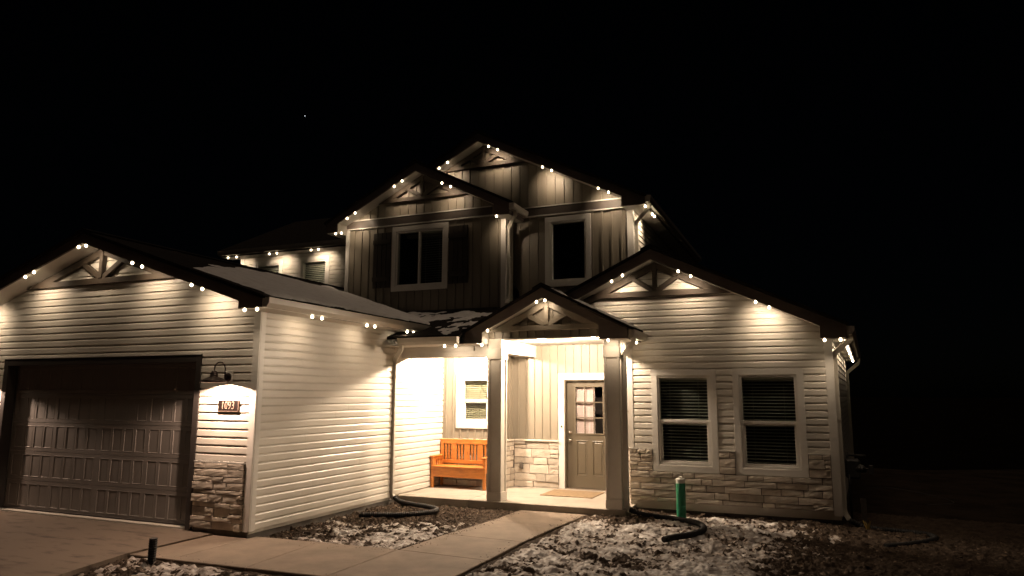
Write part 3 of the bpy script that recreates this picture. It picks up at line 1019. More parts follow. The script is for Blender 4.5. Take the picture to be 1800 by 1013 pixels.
build('corner_trim', MB().box(XG0 - 0.020, XG0 + 0.085, YG - 0.026, YG - 0.0005, 0.986, 2.90), 'trim', house, bevel=0.004)
build('wall_base', MB(TR).box(XG0 + 0.005, XG1 - 0.101, 0.0006, 0.012, 0.12, 0.60), 'mortar', house)
for a, b in ((XG0 + 0.005, w1[0] - 0.002), (w1[1] + 0.002, w2[0] - 0.002), (w2[1] + 0.002, XG1 - 0.101)):
    build('wall_base', MB(TR).box(a, b, 0.0006, 0.012, 0.6005, 0.972), 'mortar', house)
stones(TR, rw_, [(XG0 + 0.002, XG1 - 0.102, 0.122, 0.612)], 21, rows=(0.06, 0.155), wid=(0.15, 0.62))
stones(TR, rw_, [(XG0 + 0.002, w1[0] - 0.003, 0.618, 0.972), (w1[1] + 0.003, w2[0] - 0.003, 0.618, 0.972), (w2[1] + 0.003, XG1 - 0.102, 0.618, 0.972)], 22, rows=(0.08, 0.15), wid=(0.12, 0.26))
for a, b in ((XG0, w1[0] - 0.002), (w1[1] + 0.002, w2[0] - 0.002), (w2[1] + 0.002, XG1 - 0.102)):
    build('stone_cap', MB(TR).box(a, b, 0.0005, 0.045, 0.973, 0.987), 'trim', house)
build('foundation', MB().box(XG0 + 0.02, XG1 - 0.006, YG + 0.008, YG + 0.12, -0.35, 0.118), 'found', house)
# side wall (faces right) and the hidden inner side
YE = 12.4
CURT[0] = splay
TRS = lambda u, d, z: splay(XG1 + d, u, z)
rs = wall_slab(TRS, [YG + 0.121, YE], lambda u: 2.80, lambda u: 0.0, [], -0.12, -0.0005, 'siding', house)
siding(TRS, rs, lambda z: YG + 0.096, lambda z: YE - 0.1, 0.08, 2.76)
build('corner_trim', MB().box(XG1 + 0.0005, XG1 + 0.024, YE - 0.10, YE, 0.06, 2.77), 'trim', house)
build('foundation', MB().box(XG1 - 0.12, XG1 - 0.006, YG + 0.121, YE, -0.35, 0.078), 'found', house)
build('wall', MB().box(XG0, XG0 + 0.12, YG + 0.121, YD + 3, 0.0, 2.94), 'board', house)
build('wall', MB().box(XG0, XG1, YE, YE + 0.12, 0.0, 2.94), 'siding', house)
gable(XR, ZR, SR, SR, 2.45, 7.66, 4.045, YG, 2.95, 2.747, 2.6, 7.29, fd=0.17, yBL=YD - 0.01, yBR=YE + 0.4)
build('roof', MB().prism([(XR, ZR + 0.055), (X3B + 0.02, ZR + 0.055 - SR * (XR - X3B)), (X3B + 0.02, ZR + 0.012 - SR * (XR - X3B)), (XR, ZR + 0.012)], YD - 0.01, YE + 0.4), 'shingle', house)
build('soffit', MB().box(XG1 + 0.026, 7.655, YG, YE + 0.4, 2.749, 2.763), 'soffit', house)
build('fascia', MB().box(7.635, 7.66, 4.076, YE + 0.4, 2.745, 2.95), 'fascia', house)
gutter_y(7.662, 2.80, 4.06, YE + 0.4)
downspout([(7.72, 4.30, 2.81), (7.72, 4.32, 2.74), (7.478, 4.60, 2.55), (7.478, 4.60, 0.10), (7.54, 4.56, 0.0)], straps=(1.5,))
downspout([(7.72, 12.30, 2.81), (7.72, 12.28, 2.70), (7.478, 12.1, 2.45), (7.478, 12.1, 0.10), (7.54, 12.0, 0.0)])
CURT[0] = IDT
truss(XR, ZR, SR, YG - 0.090, YG - 0.019, 3.575, 3.668, fd=0.17, xl=2.9, spread=0.40)

# ================================================================== UPPER STOREY
# left gable bay
XL, ZL, SL = -0.560, 6.860, 0.5
TL = wall_y(YP)
zi_l = lambda x: ZL - 0.17 - SL * abs(x - XL)
w3 = (-1.323, 0.086, 4.114, 5.573)
h3 = window(TL, *w3, tw=0.105, style='slider', blind=(0.5, 1.0, 0.052, 0.15), label='wide two-pane slider window between dark shutters', rail=0.485)
ulw = wall_slab(TL, [X2A, XL, XB], lambda u: zi_l(u) + 0.02, lambda u: 2.94, [h3], -0.12, 0, 'board', house)
bandz = (5.624, 5.795)
W3H = (w3[0], w3[1], w3[2], w3[3])
battens(TL, ulw, X2A + 0.09, XB - 0.09, lambda u: max(zs(YP) + 0.076, 3.2) if u > -1.6 else 3.3, lambda u: bandz[0] - 0.025, [W3H], step=0.2, off=0.11)
battens(TL, ulw, X2A + 0.09, XB - 0.09, lambda u: bandz[1] + 0.025, lambda u: zi_l(u) - 0.002, [], step=0.2, off=0.11)
build('band', MB(TL).box(X2A + 0.0, XB - 0.30, 0.0006, 0.034, *bandz), 'band', house)
build('band_strip', MB(TL).box(X2A, XB - 0.30, 0.0006, 0.046, bandz[1] + 0.0005, bandz[1] + 0.024), 'trim', house)
build('band_strip', MB(TL).box(X2A, XB - 0.11, 0.0006, 0.046, bandz[0] - 0.024, bandz[0] - 0.0005), 'trim', house)
for xx in ((X2A - 0.024, X2A + 0.075), (XB - 0.088, XB + 0.024)):
    build('corner_trim', MB().box(*xx, YP - 0.026, YP - 0.0005, 3.3, 5.605), 'trim', house, bevel=0.004)
build('corner_trim', MB().box(XB + 0.0005, XB + 0.0245, YP - 0.0004, YP + 0.09, 3.6, 5.60), 'trim', house, bevel=0.004)
sbw = wall_slab(TSt, [YP + 0.121, YD], lambda u: 5.75, lambda u: 2.94, [], -0.12, 0, 'board', house)
battens(TSt, sbw, YP + 0.1, YD, lambda u: zs(YD) + 0.06, lambda u: 5.6, off=0.14, step=0.2)
gable(XL, ZL, SL, SL, -2.873, 1.669, 5.03, YP, 5.49, 5.51, -2.56, 1.32, fd=0.17, yBL=YD + 4, yBR=YD - 0.003)
build('soffit', MB().box(XB + 0.026, 1.664, YP, YD - 0.02, 5.513, 5.526), 'soffit', house)
build('soffit', MB().box(-2.868, X2A - 0.026, YP, YW - 0.4, 5.492, 5.506), 'soffit', house)
build('fascia', MB().box(1.645, 1.669, 5.061, YD - 0.02, 5.508, 5.735), 'fascia', house)
gutter_y(1.671, 5.60, 5.01, YD - 0.03)
downspout([(1.73, 5.20, 5.61), (1.73, 5.22, 5.54), (1.462, 5.47, 5.32), (1.462, 5.47, 3.80), (1.50, 5.30, 3.70)], straps=(4.7,))
truss(XL, ZL, SL, YP - 0.085, YP - 0.019, 6.125, 6.215, fd=0.17, spread=0.40)
# shutters
for (a, b) in ((-1.805, -1.345), (0.108, 0.565)):
    sh = empty('shutter', ((a + b) / 2, YP, 4.85))
    sh.parent = house
    sh.location = WL[sh.name]
    n = 4
    bwid = (b - a) / n
    for i in range(n):
        build('board', MB(TL).box(a + i * bwid + 0.004, a + (i + 1) * bwid - 0.004, 0.018, 0.042, 4.21, 5.46), 'shutter', sh, bevel=0.002)
    for z in (4.36, 5.20):
        build('batten', MB(TL).box(a + 0.003, b - 0.003, 0.0425, 0.066, z, z + 0.10), 'shutter', sh, bevel=0.002)
# main gable
XM, ZM, SM = 0.725, 7.500, 0.5
TM = wall_y(YD)
zi_m = lambda x: ZM - 0.17 - SM * abs(x - XM)
w4 = (2.148, 3.146, 4.081, 5.564)
h4 = window(TM, *w4, tw=0.11, style='fixed', label='tall single-pane window of the upper right bay')
umw = wall_slab(TM, [X2A, XM, X3B], lambda u: zi_m(u) + 0.02, lambda u: (2.94 if u > XB else 5.4), [h4], -0.12, -0.0005, 'board', house)
battens(TM, umw, XB + 0.02, X3B - 0.10, lambda u: zs(YD) + 0.05, lambda u: bandz[0] - 0.025, [w4], step=0.2, off=0.14)
battens(TM, umw, -0.5, X3B - 0.1, lambda u: max(bandz[1] + 0.025, ZL + 0.03 - SL * abs(u - XL)), lambda u: zi_m(u) - 0.002, [], step=0.2, off=0.06)
build('band', MB(TM).box(XB + 0.03, X3B - 0.14, 0.0006, 0.034, *bandz), 'band', house)
build('band_strip', MB(TM).box(XB + 0.03, X3B - 0.14, 0.0006, 0.046, bandz[1] + 0.0005, bandz[1] + 0.024), 'trim', house)
build('band_strip', MB(TM).box(XB + 0.03, X3B - 0.11, 0.0006, 0.046, bandz[0] - 0.024, bandz[0] - 0.0005), 'trim', house)
build('corner_trim', MB().box(X3B - 0.105, X3B + 0.024, YD - 0.026, YD - 0.0007, 3.6, 5.605), 'trim', house, bevel=0.004)
build('corner_trim', MB().box(X3B + 0.0005, X3B + 0.0245, YD - 0.0005, YD + 0.09, 3.6, 5.605), 'trim', house, bevel=0.004)
TMS = wall_x(X3B)
ums = wall_slab(TMS, [YD + 0.121, 12.0], lambda u: 5.70, lambda u: 2.94, [], -0.12, -0.0005, 'siding', house)
siding(TMS, ums, lambda z: YD + 0.092, lambda z: 11.95, 4.02, 5.52)
build('wall', MB().box(X2A, X3B, 12.0, 12.12, 0.0, 5.7), 'siding', house)
build('wall', MB().box(X2A, X2A + 0.12, YP + 0.121, YW + 0.1, 2.9, 5.7), 'board', house)
gable(XM, ZM, SM, SM, -2.873, 4.345, 5.46, YD, 5.53, 5.545, -2.56, 3.88, fd=0.17, left=False, yBL=12.3, yBR=12.3)
# left half of the main rake rises from the bay roof to the peak
build('fascia', MB().prism([(XM, ZM), (XL, ZM - SM * (XM - XL)), (XL, ZM - 0.17 - SM * (XM - XL)), (XM, ZM - 0.17)], 5.46, 5.49), 'fascia', house)
build('soffit', MB().prism([(XM, ZM - 0.14), (XL, ZM - 0.14 - SM * (XM - XL)), (XL, ZM - 0.155 - SM * (XM - XL)), (XM, ZM - 0.155)], 5.491, YD), 'soffit', house)
build('roof', MB().prism([(XM, ZM + 0.055), (XL, ZM + 0.055 - SM * (XM - XL)), (XL, ZM + 0.012 - SM * (XM - XL)), (XM, ZM + 0.012)], 5.43, 12.3), 'shingle', house)
build('roof', MB().prism([(XL, ZL + 0.054), (-2.9, ZL + 0.054 - SL * (XL + 2.9)), (-2.9, ZL + 0.012 - SL * (XL + 2.9)), (XL, ZL + 0.012)], YD + 4.001, 12.3), 'shingle', house)
build('soffit', MB().box(X3B + 0.026, 4.34, YD, 12.3, 5.547, 5.561), 'soffit', house)
build('fascia', MB().box(4.32, 4.345, 5.491, 12.3, 5.543, 5.70), 'fascia', house)
gutter_y(4.347, 5.585, 5.45, 12.3)
downspout([(4.40, 5.60, 5.60), (4.40, 5.62, 5.53), (4.045, 5.98, 5.32), (4.045, 5.98, 4.0)])
truss(XM, ZM, SM, YD - 0.085, YD - 0.019, 6.835, 6.925, fd=0.17, spread=0.34)

# upper wing behind the garage roof
TW = wall_y(YW)
wa = (-6.80, -5.80, 4.30, 5.46)
wb = (-5.26, -4.27, 4.30, 5.46)
ha = window(TW, *wa, tw=0.10, style='hung', blind=(0, 1, 0.05, 0.9), label='small left window under the eave of the upper back wing', rail=0.3)
hb2 = window(TW, *wb, tw=0.10, style='hung', blind=(0, 1, 0.05, 0.9), label='small right window with green-grey blinds of the upper back wing', rail=0.3)
ww = wall_slab(TW, [-7.25, X2A], lambda u: 5.68, lambda u: 2.94, [ha, hb2], -0.12, 0, 'siding', house)
siding(TW, ww, lambda z: -7.17, lambda z: X2A - 0.1, 4.05, 5.56, [(a + 0.03, b - 0.03, c + 0.03, d - 0.03) for a, b, c, d in (wa, wb)])
build('corner_trim', MB().box(-7.27, -7.17, YW - 0.026, YW - 0.0005, 3.3, 5.57), 'trim', house, bevel=0.004)
build('wall', MB().box(-7.25, -7.13, YW + 0.121, 12.0, 2.9, 5.7), 'siding', house)
build('wall', MB().box(-6.5, -6.38, 0.141, YW + 0.1, 0.0, 3.1), 'siding', house)
build('soffit', MB().box(-7.6, X2A, YW - 0.40, YW - 0.001, 5.570, 5.584), 'soffit', house)
build('fascia', MB().box(-7.62, X2A - 0.33, YW - 0.43, YW - 0.405, 5.566, 5.72), 'fascia', house)
gutter_x(YW - 0.431, 5.60, -7.62, -2.90)
swg = 0.5
zw = lambda y: 5.72 + swg * (y - (YW - 0.43))
build('roof', MB(TX).prism([(YW - 0.47, zw(YW - 0.47) + 0.05), (9.6, zw(9.6) + 0.05), (9.6, zw(9.6)), (YW - 0.47, zw(YW - 0.47))], -7.65, X2A), 'shingle', house)
build('roof', MB(TX).prism([(9.6, zw(9.6) + 0.05), (12.4, zw(9.6) - 1.35), (12.4, zw(9.6) - 1.4), (9.6, zw(9.6))], -7.65, X2A), 'shingle', house)

# ================================================================== GROUND, WALKS
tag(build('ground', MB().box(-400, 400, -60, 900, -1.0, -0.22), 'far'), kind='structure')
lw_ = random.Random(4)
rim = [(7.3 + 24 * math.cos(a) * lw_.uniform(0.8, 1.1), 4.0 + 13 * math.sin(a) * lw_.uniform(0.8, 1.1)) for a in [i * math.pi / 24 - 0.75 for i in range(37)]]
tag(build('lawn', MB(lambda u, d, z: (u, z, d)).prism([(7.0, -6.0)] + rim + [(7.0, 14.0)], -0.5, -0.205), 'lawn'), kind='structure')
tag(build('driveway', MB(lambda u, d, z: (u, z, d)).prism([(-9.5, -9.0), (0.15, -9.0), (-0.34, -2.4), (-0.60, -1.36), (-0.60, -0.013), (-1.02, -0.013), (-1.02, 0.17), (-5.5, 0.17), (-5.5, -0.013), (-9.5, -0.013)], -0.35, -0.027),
          'drive'), 'pale concrete driveway with faint muddy tyre marks', kind='structure')
walk = tag(empty('walkway', (2.3, 0.5, -0.04)), kind='structure')
ZW = -0.045
J = 0.006


def slab(poly, top=ZW):
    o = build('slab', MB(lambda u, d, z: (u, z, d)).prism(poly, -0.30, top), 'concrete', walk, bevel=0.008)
    return o


slab([(-0.592, -1.34), (0.08 - J, -1.325), (0.02 - J, -0.03), (-0.592, -0.03)])
slab([(0.08, -1.325), (1.17 - J, -1.29), (1.05 - J, 0.17), (0.03, 0.13), (0.03, -0.03)])
slab([(1.17, -1.29), (2.24 - J, -1.25), (2.24 - J, 0.20), (1.05, 0.17)])
slab([(2.24, -1.25), (3.50, -1.22), (3.50, 0.12 - J), (2.24, 0.20 - J)])
slab([(2.25, 0.20), (3.50, 0.12), (3.49, 1.27 - J), (2.31, 1.34 - J)], -0.047)
slab([(2.31, 1.34), (3.49, 1.27), (3.54, 2.52 - J), (2.44, 2.58 - J)], -0.049)
slab([(2.44, 2.58), (3.54, 2.52), (3.64, YPF - 0.01), (2.46, YPF - 0.01)], -0.052)
porch = tag(empty('porch_slab', (2.1, 4.8, 0)), kind='structure')
for a, b in ((0.001, 1.445), (1.451, 4.28)):
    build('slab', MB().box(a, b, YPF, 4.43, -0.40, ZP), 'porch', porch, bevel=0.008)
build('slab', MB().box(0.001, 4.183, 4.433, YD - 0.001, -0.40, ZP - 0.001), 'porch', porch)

# planting beds: fine dirt mesh and broken snow cover
X0, X1, Y0, Y1, ST = -2.2, 11.0, -3.6, 6.6, 0.017
gx = np.arange(X0, X1 + ST, ST)
gy = np.arange(Y0, Y1 + ST, ST)
GX, GY = np.meshgrid(gx, gy, indexing='ij')


def drive_edge(y):
    return np.where(y < -1.36, -0.60 + (-1.36 - y) * 0.25, -0.60)


base = -0.085 + 0.05 * (fbm(GX, GY, 0.55, 2) - 0.5) - 0.05 * smooth01(6.8, 10, GX)
base = base + 0.02 * smooth01(3.0, 4.4, GY) * (GX > 3.6) * (GX < 7.5)
cl = fbm(GX, GY, 5.5, 3, 0.55, 5)
lum = np.abs(fbm(GX, GY, 11, 2, 0.5, 31) - 0.5) * 2
cl2 = fbm(GX, GY, 17, 3, 0.62, 9)
ridge = 1 - np.abs(fbm(GX, GY, 7.5, 3, 0.6, 41) - 0.5) * 4
calm = 1 - 0.55 * smooth01(6.6, 8.2, GX)
rough = base + calm * (0.085 * (cl - 0.5) + 0.018 * ridge - 0.010)
H = rough + calm * (0.06 * (cl2 - 0.5) + 0.05 * (fbm(GX, GY, 24, 2, 0.6, 71) - 0.5) + 0.04 * (0.3 - lum) + 0.055 * (fbm(GX, GY, 40, 2, 0.6, 19) - 0.5))
# sink under and beside the concrete
walk_m = np.minimum.reduce([np.where((GX > drive_edge(GY)) & (GX < 3.5), np.maximum(np.maximum(GY - 0.19, -1.30 - GY), 0), 9),
                            np.where((GY > -1.3) & (GY < 3.8), np.maximum(np.maximum(2.25 + (GY - 0.2) * 0.06 - GX, GX - 3.50 - np.maximum(GY - 1.2, 0) * 0.05), 0), 9)])
drv = np.maximum(GX - drive_edge(GY), 0)
edge = np.minimum(walk_m, drv)
k = smooth01(0.0, 0.22, edge)
H = (-0.075 + (H + 0.075) * (0.25 + 0.75 * k)) * (edge > 0.0) + (-0.25) * (edge <= 0)
H = np.where((edge > 0) & (edge < 0.5), np.minimum(H, -0.058 + edge * 0.4), H)
H = np.where((GX < 0.02) & (GY > -0.02), -0.3, H)
H = np.where((GX < 4.30) & (GY > YPF - 0.02), -0.35, H)
H = np.where((GX < XG1 - 0.02) & (GY > YG + 0.02), -0.35, H)
border = smooth01(0, 0.6, np.minimum.reduce([GX - X0, X1 - GX, GY - Y0, Y1 - GY]))
H = -0.235 * (1 - border) + H * border
NX, NY = GX.shape


def grid_obj(name, X, Y, Z, keep, m, smooth=True, attr=None):
    idx = np.arange(X.size).reshape(X.shape)
    q = np.stack([idx[:-1, :-1], idx[1:, :-1], idx[1:, 1:], idx[:-1, 1:]], -1)
    km = keep[:-1, :-1] | keep[1:, :-1] | keep[1:, 1:] | keep[:-1, 1:]
    q = q[km]
    used = np.unique(q)
    remap = np.full(X.size, -1)
    remap[used] = np.arange(len(used))
    V = np.stack([X.ravel(), Y.ravel(), Z.ravel()], -1)[used]
    q = remap[q]
    me = bpy.data.meshes.new(name)
    me.vertices.add(len(V))
    me.vertices.foreach_set('co', V.astype(np.float32).ravel())
    me.loops.add(q.size)
    me.loops.foreach_set('vertex_index', q.astype(np.int32).ravel())
    me.polygons.add(len(q))
    me.polygons.foreach_set('loop_start', np.arange(0, q.size, 4, dtype=np.int32))
    me.polygons.foreach_set('loop_total', np.full(len(q), 4, dtype=np.int32))
    me.update(calc_edges=True)
    if smooth:
        me.polygons.foreach_set('use_smooth', [True] * len(me.polygons))
    if attr is not None:
        a = me.attributes.new('thick', 'FLOAT', 'POINT')
        a.data.foreach_set('value', attr.ravel()[used].astype(np.float32))
    me.materials.append(MT[m])
    return link(name, me, None, (0, 0, 0))


visible = (H > -0.24)
tag(grid_obj('garden_bed', GX, GY, H, visible, 'dirt'), kind='structure')
# snow: lies in the lees between clods, dense in the middle of the right bed
dens = 0.0 * GX - 0.045
dens = np.where(GX < 2.9, 0.026 - 0.075 * smooth01(1.5, 3.3, GY + 0.12 * GX) - 0.03 * (1 - smooth01(0.15, 0.7, GX)), dens)
dr_ = 0.042 - 0.075 * smooth01(5.9, 7.7, GX + 0.35 * np.maximum(0.5 - GY, 0)) - 0.04 * smooth01(3.35, 3.9, GY + 0.4 * (GX < 4.6)) * (GX < 4.9)
dr_ = dr_ - 0.05 * smooth01(4.05, 4.4, GY)
dens = np.where(GX > 3.3, dr_, dens)
dens = np.where((GX < 2.6) & (GY < -1.2), 0.040 + 0.015 * (fbm(GX, GY, 0.9, 2, 0.5, 77) - 0.5), dens)
big = fbm(GX, GY, 1.3, 3, 0.5, 55) - 0.5
mid = fbm(GX, GY, 5.0, 3, 0.55, 66) - 0.5
fine = fbm(GX, GY, 16, 2, 0.5, 88) - 0.5
S = base + 0.80 * (rough - base) + 0.38 * (H - rough) + dens * 0.75 - 0.013 + 0.05 * big + 0.045 * mid + 0.030 * (fbm(GX, GY, 8.5, 2, 0.5, 120) - 0.5) + 0.032 * fine + 0.022 * (fbm(GX, GY, 40, 2, 0.5, 14) - 0.5)
S = S - 0.12 * (1 - smooth01(0.02, 0.12, edge)) - (1 - border)
keep = (S > H + 0.001) & visible & (edge > 0.02)
tag(grid_obj('yard_snow', GX, GY, np.where(S > H - 0.012, S, H - 0.012), keep, 'ysnow', attr=np.clip((S - H) / 0.055, 0, 1)), 'patchy crusted snow lying between dark clods in the planting beds', 'snow', kind='stuff')

# clods, twigs and dead leaves
rg = random.Random(99)
mb = MB()


def hgt(x, y):
    i, j = int((x - X0) / ST), int((y - Y0) / ST)
    if 0 <= i < NX and 0 <= j < NY:
        return float(max(H[i, j], S[i, j] if keep[i, j] else -9)), float(edge[i, j]), float(H[i, j])
    return -9, 0, -9


def scatter(n, fn, xr, yr, emin=0.05):
    c = 0
    while c < n:
        x, y = rg.uniform(*xr), rg.uniform(*yr)
        c += 1
        h, e, hh = hgt(x, y)
        if e > emin and hh > -0.2 and (h <= hh + 1e-6 or rg.random() < 0.12):
            fn(x, y, h)


def clod(x, y, h):
    r_ = rg.uniform(0.006, 0.022)
    vs = []
    for a in range(6):
        t = a * math.pi / 3 + rg.uniform(-0.3, 0.3)
        q = r_ * rg.uniform(0.7, 1.3)
        vs.append((x + q * math.cos(t), y + q * math.sin(t), h - 0.004 + rg.uniform(-0.003, 0.006)))
    vs.append((x + rg.uniform(-0.3, 0.3) * r_, y + rg.uniform(-0.3, 0.3) * r_, h + r_ * rg.uniform(0.5, 1.0)))
    mb.add(vs, [(i, (i + 1) % 6, 6) for i in range(6)])


scatter(3800, clod, (0.1, 2.6), (0.1, 3.7), 0.04)
scatter(5200, clod, (3.5, 10), (-2.2, 4.6), 0.04)
scatter(900, clod, (-0.5, 3.4), (-3.0, -1.3), 0.04)
for i in range(420):                                  # crumbs trodden and washed on to the concrete edges
    side = rg.random()
    t_ = abs(rg.gauss(0, 0.09))
    if side < 0.35:
        yy = rg.uniform(0.3, 3.6)
        xx = 2.27 + max(0, yy - 0.2) * 0.065 + t_
    elif side < 0.6:
        yy = rg.uniform(-1.2, 3.6)
        xx = 3.50 + max(0, yy - 1.2) * 0.05 - t_
    elif side < 0.8:
        xx, yy = rg.uniform(0.2, 2.2), 0.15 - t_
    else:
        xx, yy = rg.uniform(-0.5, 3.4), -1.29 + t_
    n0 = len(mb.v)
    clod(xx, yy, ZW + 0.001)
    for j in range(n0, len(mb.v)):
        v_ = mb.v[j]
        mb.v[j] = (xx + (v_[0] - xx) * 0.5, yy + (v_[1] - yy) * 0.5, ZW - 0.003 + (v_[2] - ZW) * 0.45)
tag(build('dirt_clods', mb, 'dirt', recalc=False), 'dark crumbs of soil scattered over the beds', 'soil', kind='stuff')
mb = MB()


def leaf(x, y, h):
    L_, W_ = rg.uniform(0.025, 0.055), rg.uniform(0.010, 0.022)
    a = rg.uniform(0, 6.28)
    c, s = math.cos(a), math.sin(a)
    t = rg.uniform(0.0, 0.03)
    P = [(-L_, 0, t), (0, -W_, 0.004), (L_, 0, t * 0.6), (0, W_, 0.006)]
    mb.add([(x + p[0] * c - p[1] * s, y + p[0] * s + p[1] * c, h + 0.004 + p[2]) for p in P], [(0, 1, 2), (0, 2, 3)])


def twig(x, y, h):
    L_ = rg.uniform(0.04, 0.14)
    a = rg.uniform(0, 6.28)
    mb.tube([(x, y, h + 0.004), (x + L_ * 0.5 * math.cos(a), y + L_ * 0.5 * math.sin(a), h + 0.012), (x + L_ * math.cos(a + 0.3), y + L_ * math.sin(a + 0.3), h + rg.uniform(0.004, 0.05))], 0.0025, 3)


scatter(700, leaf, (0.1, 2.6), (0.1, 3.7))
scatter(900, leaf, (3.5, 9.5), (-2, 4.4))
scatter(200, leaf, (-0.4, 3.2), (-3.0, -1.35))
scatter(350, twig, (0.1, 2.6), (0.1, 3.7))
scatter(600, twig, (3.5, 9.5), (-2, 4.4))
tag(build('leaf_litter', mb, 'leaf', recalc=False), 'dead leaves and twigs strewn over soil and snow', 'litter', kind='stuff')

# snow on the roofs (thin sheets that thin out to nothing at ragged edges)


def roof_snow(name, x0, x1, y0, y1, zf, tf, st=0.03):
    a, b = np.arange(x0, x1, st), np.arange(y0, y1, st)
    X, Y = np.meshgrid(a, b, indexing='ij')
    t = tf(X, Y)
    Z = zf(X, Y) + np.maximum(t, -0.012)
    return grid_obj(name, X, Y, Z, t > 0.0, 'snow')


zg = lambda X, Y: ZGA + 0.057 - SG * np.abs(X - XGA)


def tg(X, Y):
    n = fbm(X, Y, 2.2, 4, 0.55, 3) - 0.5
    e = np.minimum.reduce([(X + np.minimum(1.25 + 0.66 * Y, 2.85)), (0.40 - X) * 3, (Y + 0.24) * 2, 5.2 - Y + 0 * X])
    v = (zs(Y) + 0.05) - zg(X, Y)                       # stays out of the valley side
    return np.minimum(0.05, 0.05 * smooth01(-0.05, 0.35, e + 0.7 * n)) * (v < 0.02) - 0.013 + 0.014 * n


tag(roof_snow('roof_snow', -3.0, 0.43, -0.40, 5.3, zg, tg), 'smooth snow sheet covering the right slope of the garage roof', 'snow', 'snow on roofs', kind='stuff')
zsh = lambda X, Y: 2.875 + SS * (Y - 3.25) + 0.052


def tsh(X, Y):
    n = fbm(X, Y, 2.6, 4, 0.6, 13) - 0.5
    v = zsh(X, Y) - zg(X, Y)
    prox = 0.34 - 0.30 * smooth01(-0.2, 1.3, X) - 0.10 * np.abs(Y - 3.9)
    return np.minimum(0.045, 0.16 * (n + prox * 0.55 - 0.065)) - 0.06 * (v < -0.02)


tag(roof_snow('roof_snow', -1.0, 1.50, 3.24, 5.3, zsh, tsh), 'torn patches of snow on the low roof over the bench', 'snow', 'snow on roofs', kind='stuff')
zpr = lambda X, Y: ZPA + 0.057 - SP * np.abs(X - XPA)


def tpr(X, Y):
    n = fbm(X, Y, 3.5, 4, 0.6, 23) - 0.5
    return np.minimum(0.03, 0.12 * (n + 0.10 - 0.5 * np.abs(Y - 3.95) + 0.10 * (X - 3.4)))


tag(roof_snow('roof_snow', 3.1, 4.46, 3.45, YG - 0.03, zpr, tpr), 'thin streak of snow on the right slope of the porch gable', 'snow', 'snow on roofs', kind='stuff')

# ================================================================== THINGS
# bench
bn = tag(empty('porch_bench', (0.64, 5.12, ZP)), 'orange wooden slatted bench in the porch corner', 'bench')
bx0, bx1, by0, by1 = 0.045, 1.236, 4.90, 5.335
lw = 0.055
W = 'wood'
for xx in (bx0, bx1 - lw):
    build('leg', MB().box(xx, xx + lw, by0, by0 + lw, ZP, 0.645), W, bn, bevel=0.004)
    build('leg', MB().box(xx, xx + lw, by1 - 0.045, by1, ZP, 0.985), W, bn, bevel=0.004)
    build('armrest', MB().box(xx - 0.018, xx + lw + 0.018, by0 - 0.035, by1 - 0.046, 0.6455, 0.672), W, bn, bevel=0.006)
    for z in ((0.585, 0.6445), (0.36, 0.43)):
        build('rail', MB().box(xx + 0.014, xx + lw - 0.014, by0 + lw, by1 - 0.045, *z), W, bn, bevel=0.003)
    for i in range(4):
        yy = by0 + lw + 0.035 + i * 0.082
        build('arm_slat', MB().box(xx + 0.018, xx + lw - 0.018, yy, yy + 0.042, 0.4305, 0.5845), W, bn, bevel=0.002)
build('seat', MB().box(bx0 + 0.003, bx1 - 0.003, by0 - 0.012, by1 - 0.05, 0.452, 0.478), W, bn, bevel=0.006)
build('apron', MB().box(bx0 + lw, bx1 - lw, by0 + 0.010, by0 + 0.035, 0.265, 0.4515), W, bn, bevel=0.003)
build('apron', MB().box(bx0 + lw, bx1 - lw, by1 - 0.035, by1 - 0.010, 0.33, 0.4515), W, bn, bevel=0.003)
build('back_rail', MB().box(bx0 + lw, bx1 - lw, by1 - 0.040, by1 - 0.005, 0.885, 0.985), W, bn, bevel=0.004)
build('back_rail', MB().box(bx0 + lw, bx1 - lw, by1 - 0.040, by1 - 0.005, 0.50, 0.575), W, bn, bevel=0.004)
u0, u1 = bx0 + lw, bx1 - lw
# backrest: boards with groups of three narrow slots
slots = []
for g in range(4):
    c = u0 + (u1 - u0) * (0.09 + 0.273 * g)
    for k in (-1, 0, 1):
        slots.append((c + k * 0.068 - 0.019, c + k * 0.068 + 0.019))
xs = [u0] + [q for s in slots for q in s] + [u1]
for i in range(0, len(xs), 2):
    if xs[i + 1] - xs[i] > 0.01:
        build('back_slat', MB().box(xs[i], xs[i + 1], by1 - 0.034, by1 - 0.012, 0.5755, 0.8845), W, bn, bevel=0.002)

# doormat
mt = MB()
mt.box(2.42, 3.42, 4.74, 5.55, ZP + 0.001, ZP + 0.014)
tag(build('doormat', mt, 'mat', bevel=0.004), 'tan coir doormat on the porch floor before the front door', 'doormat')


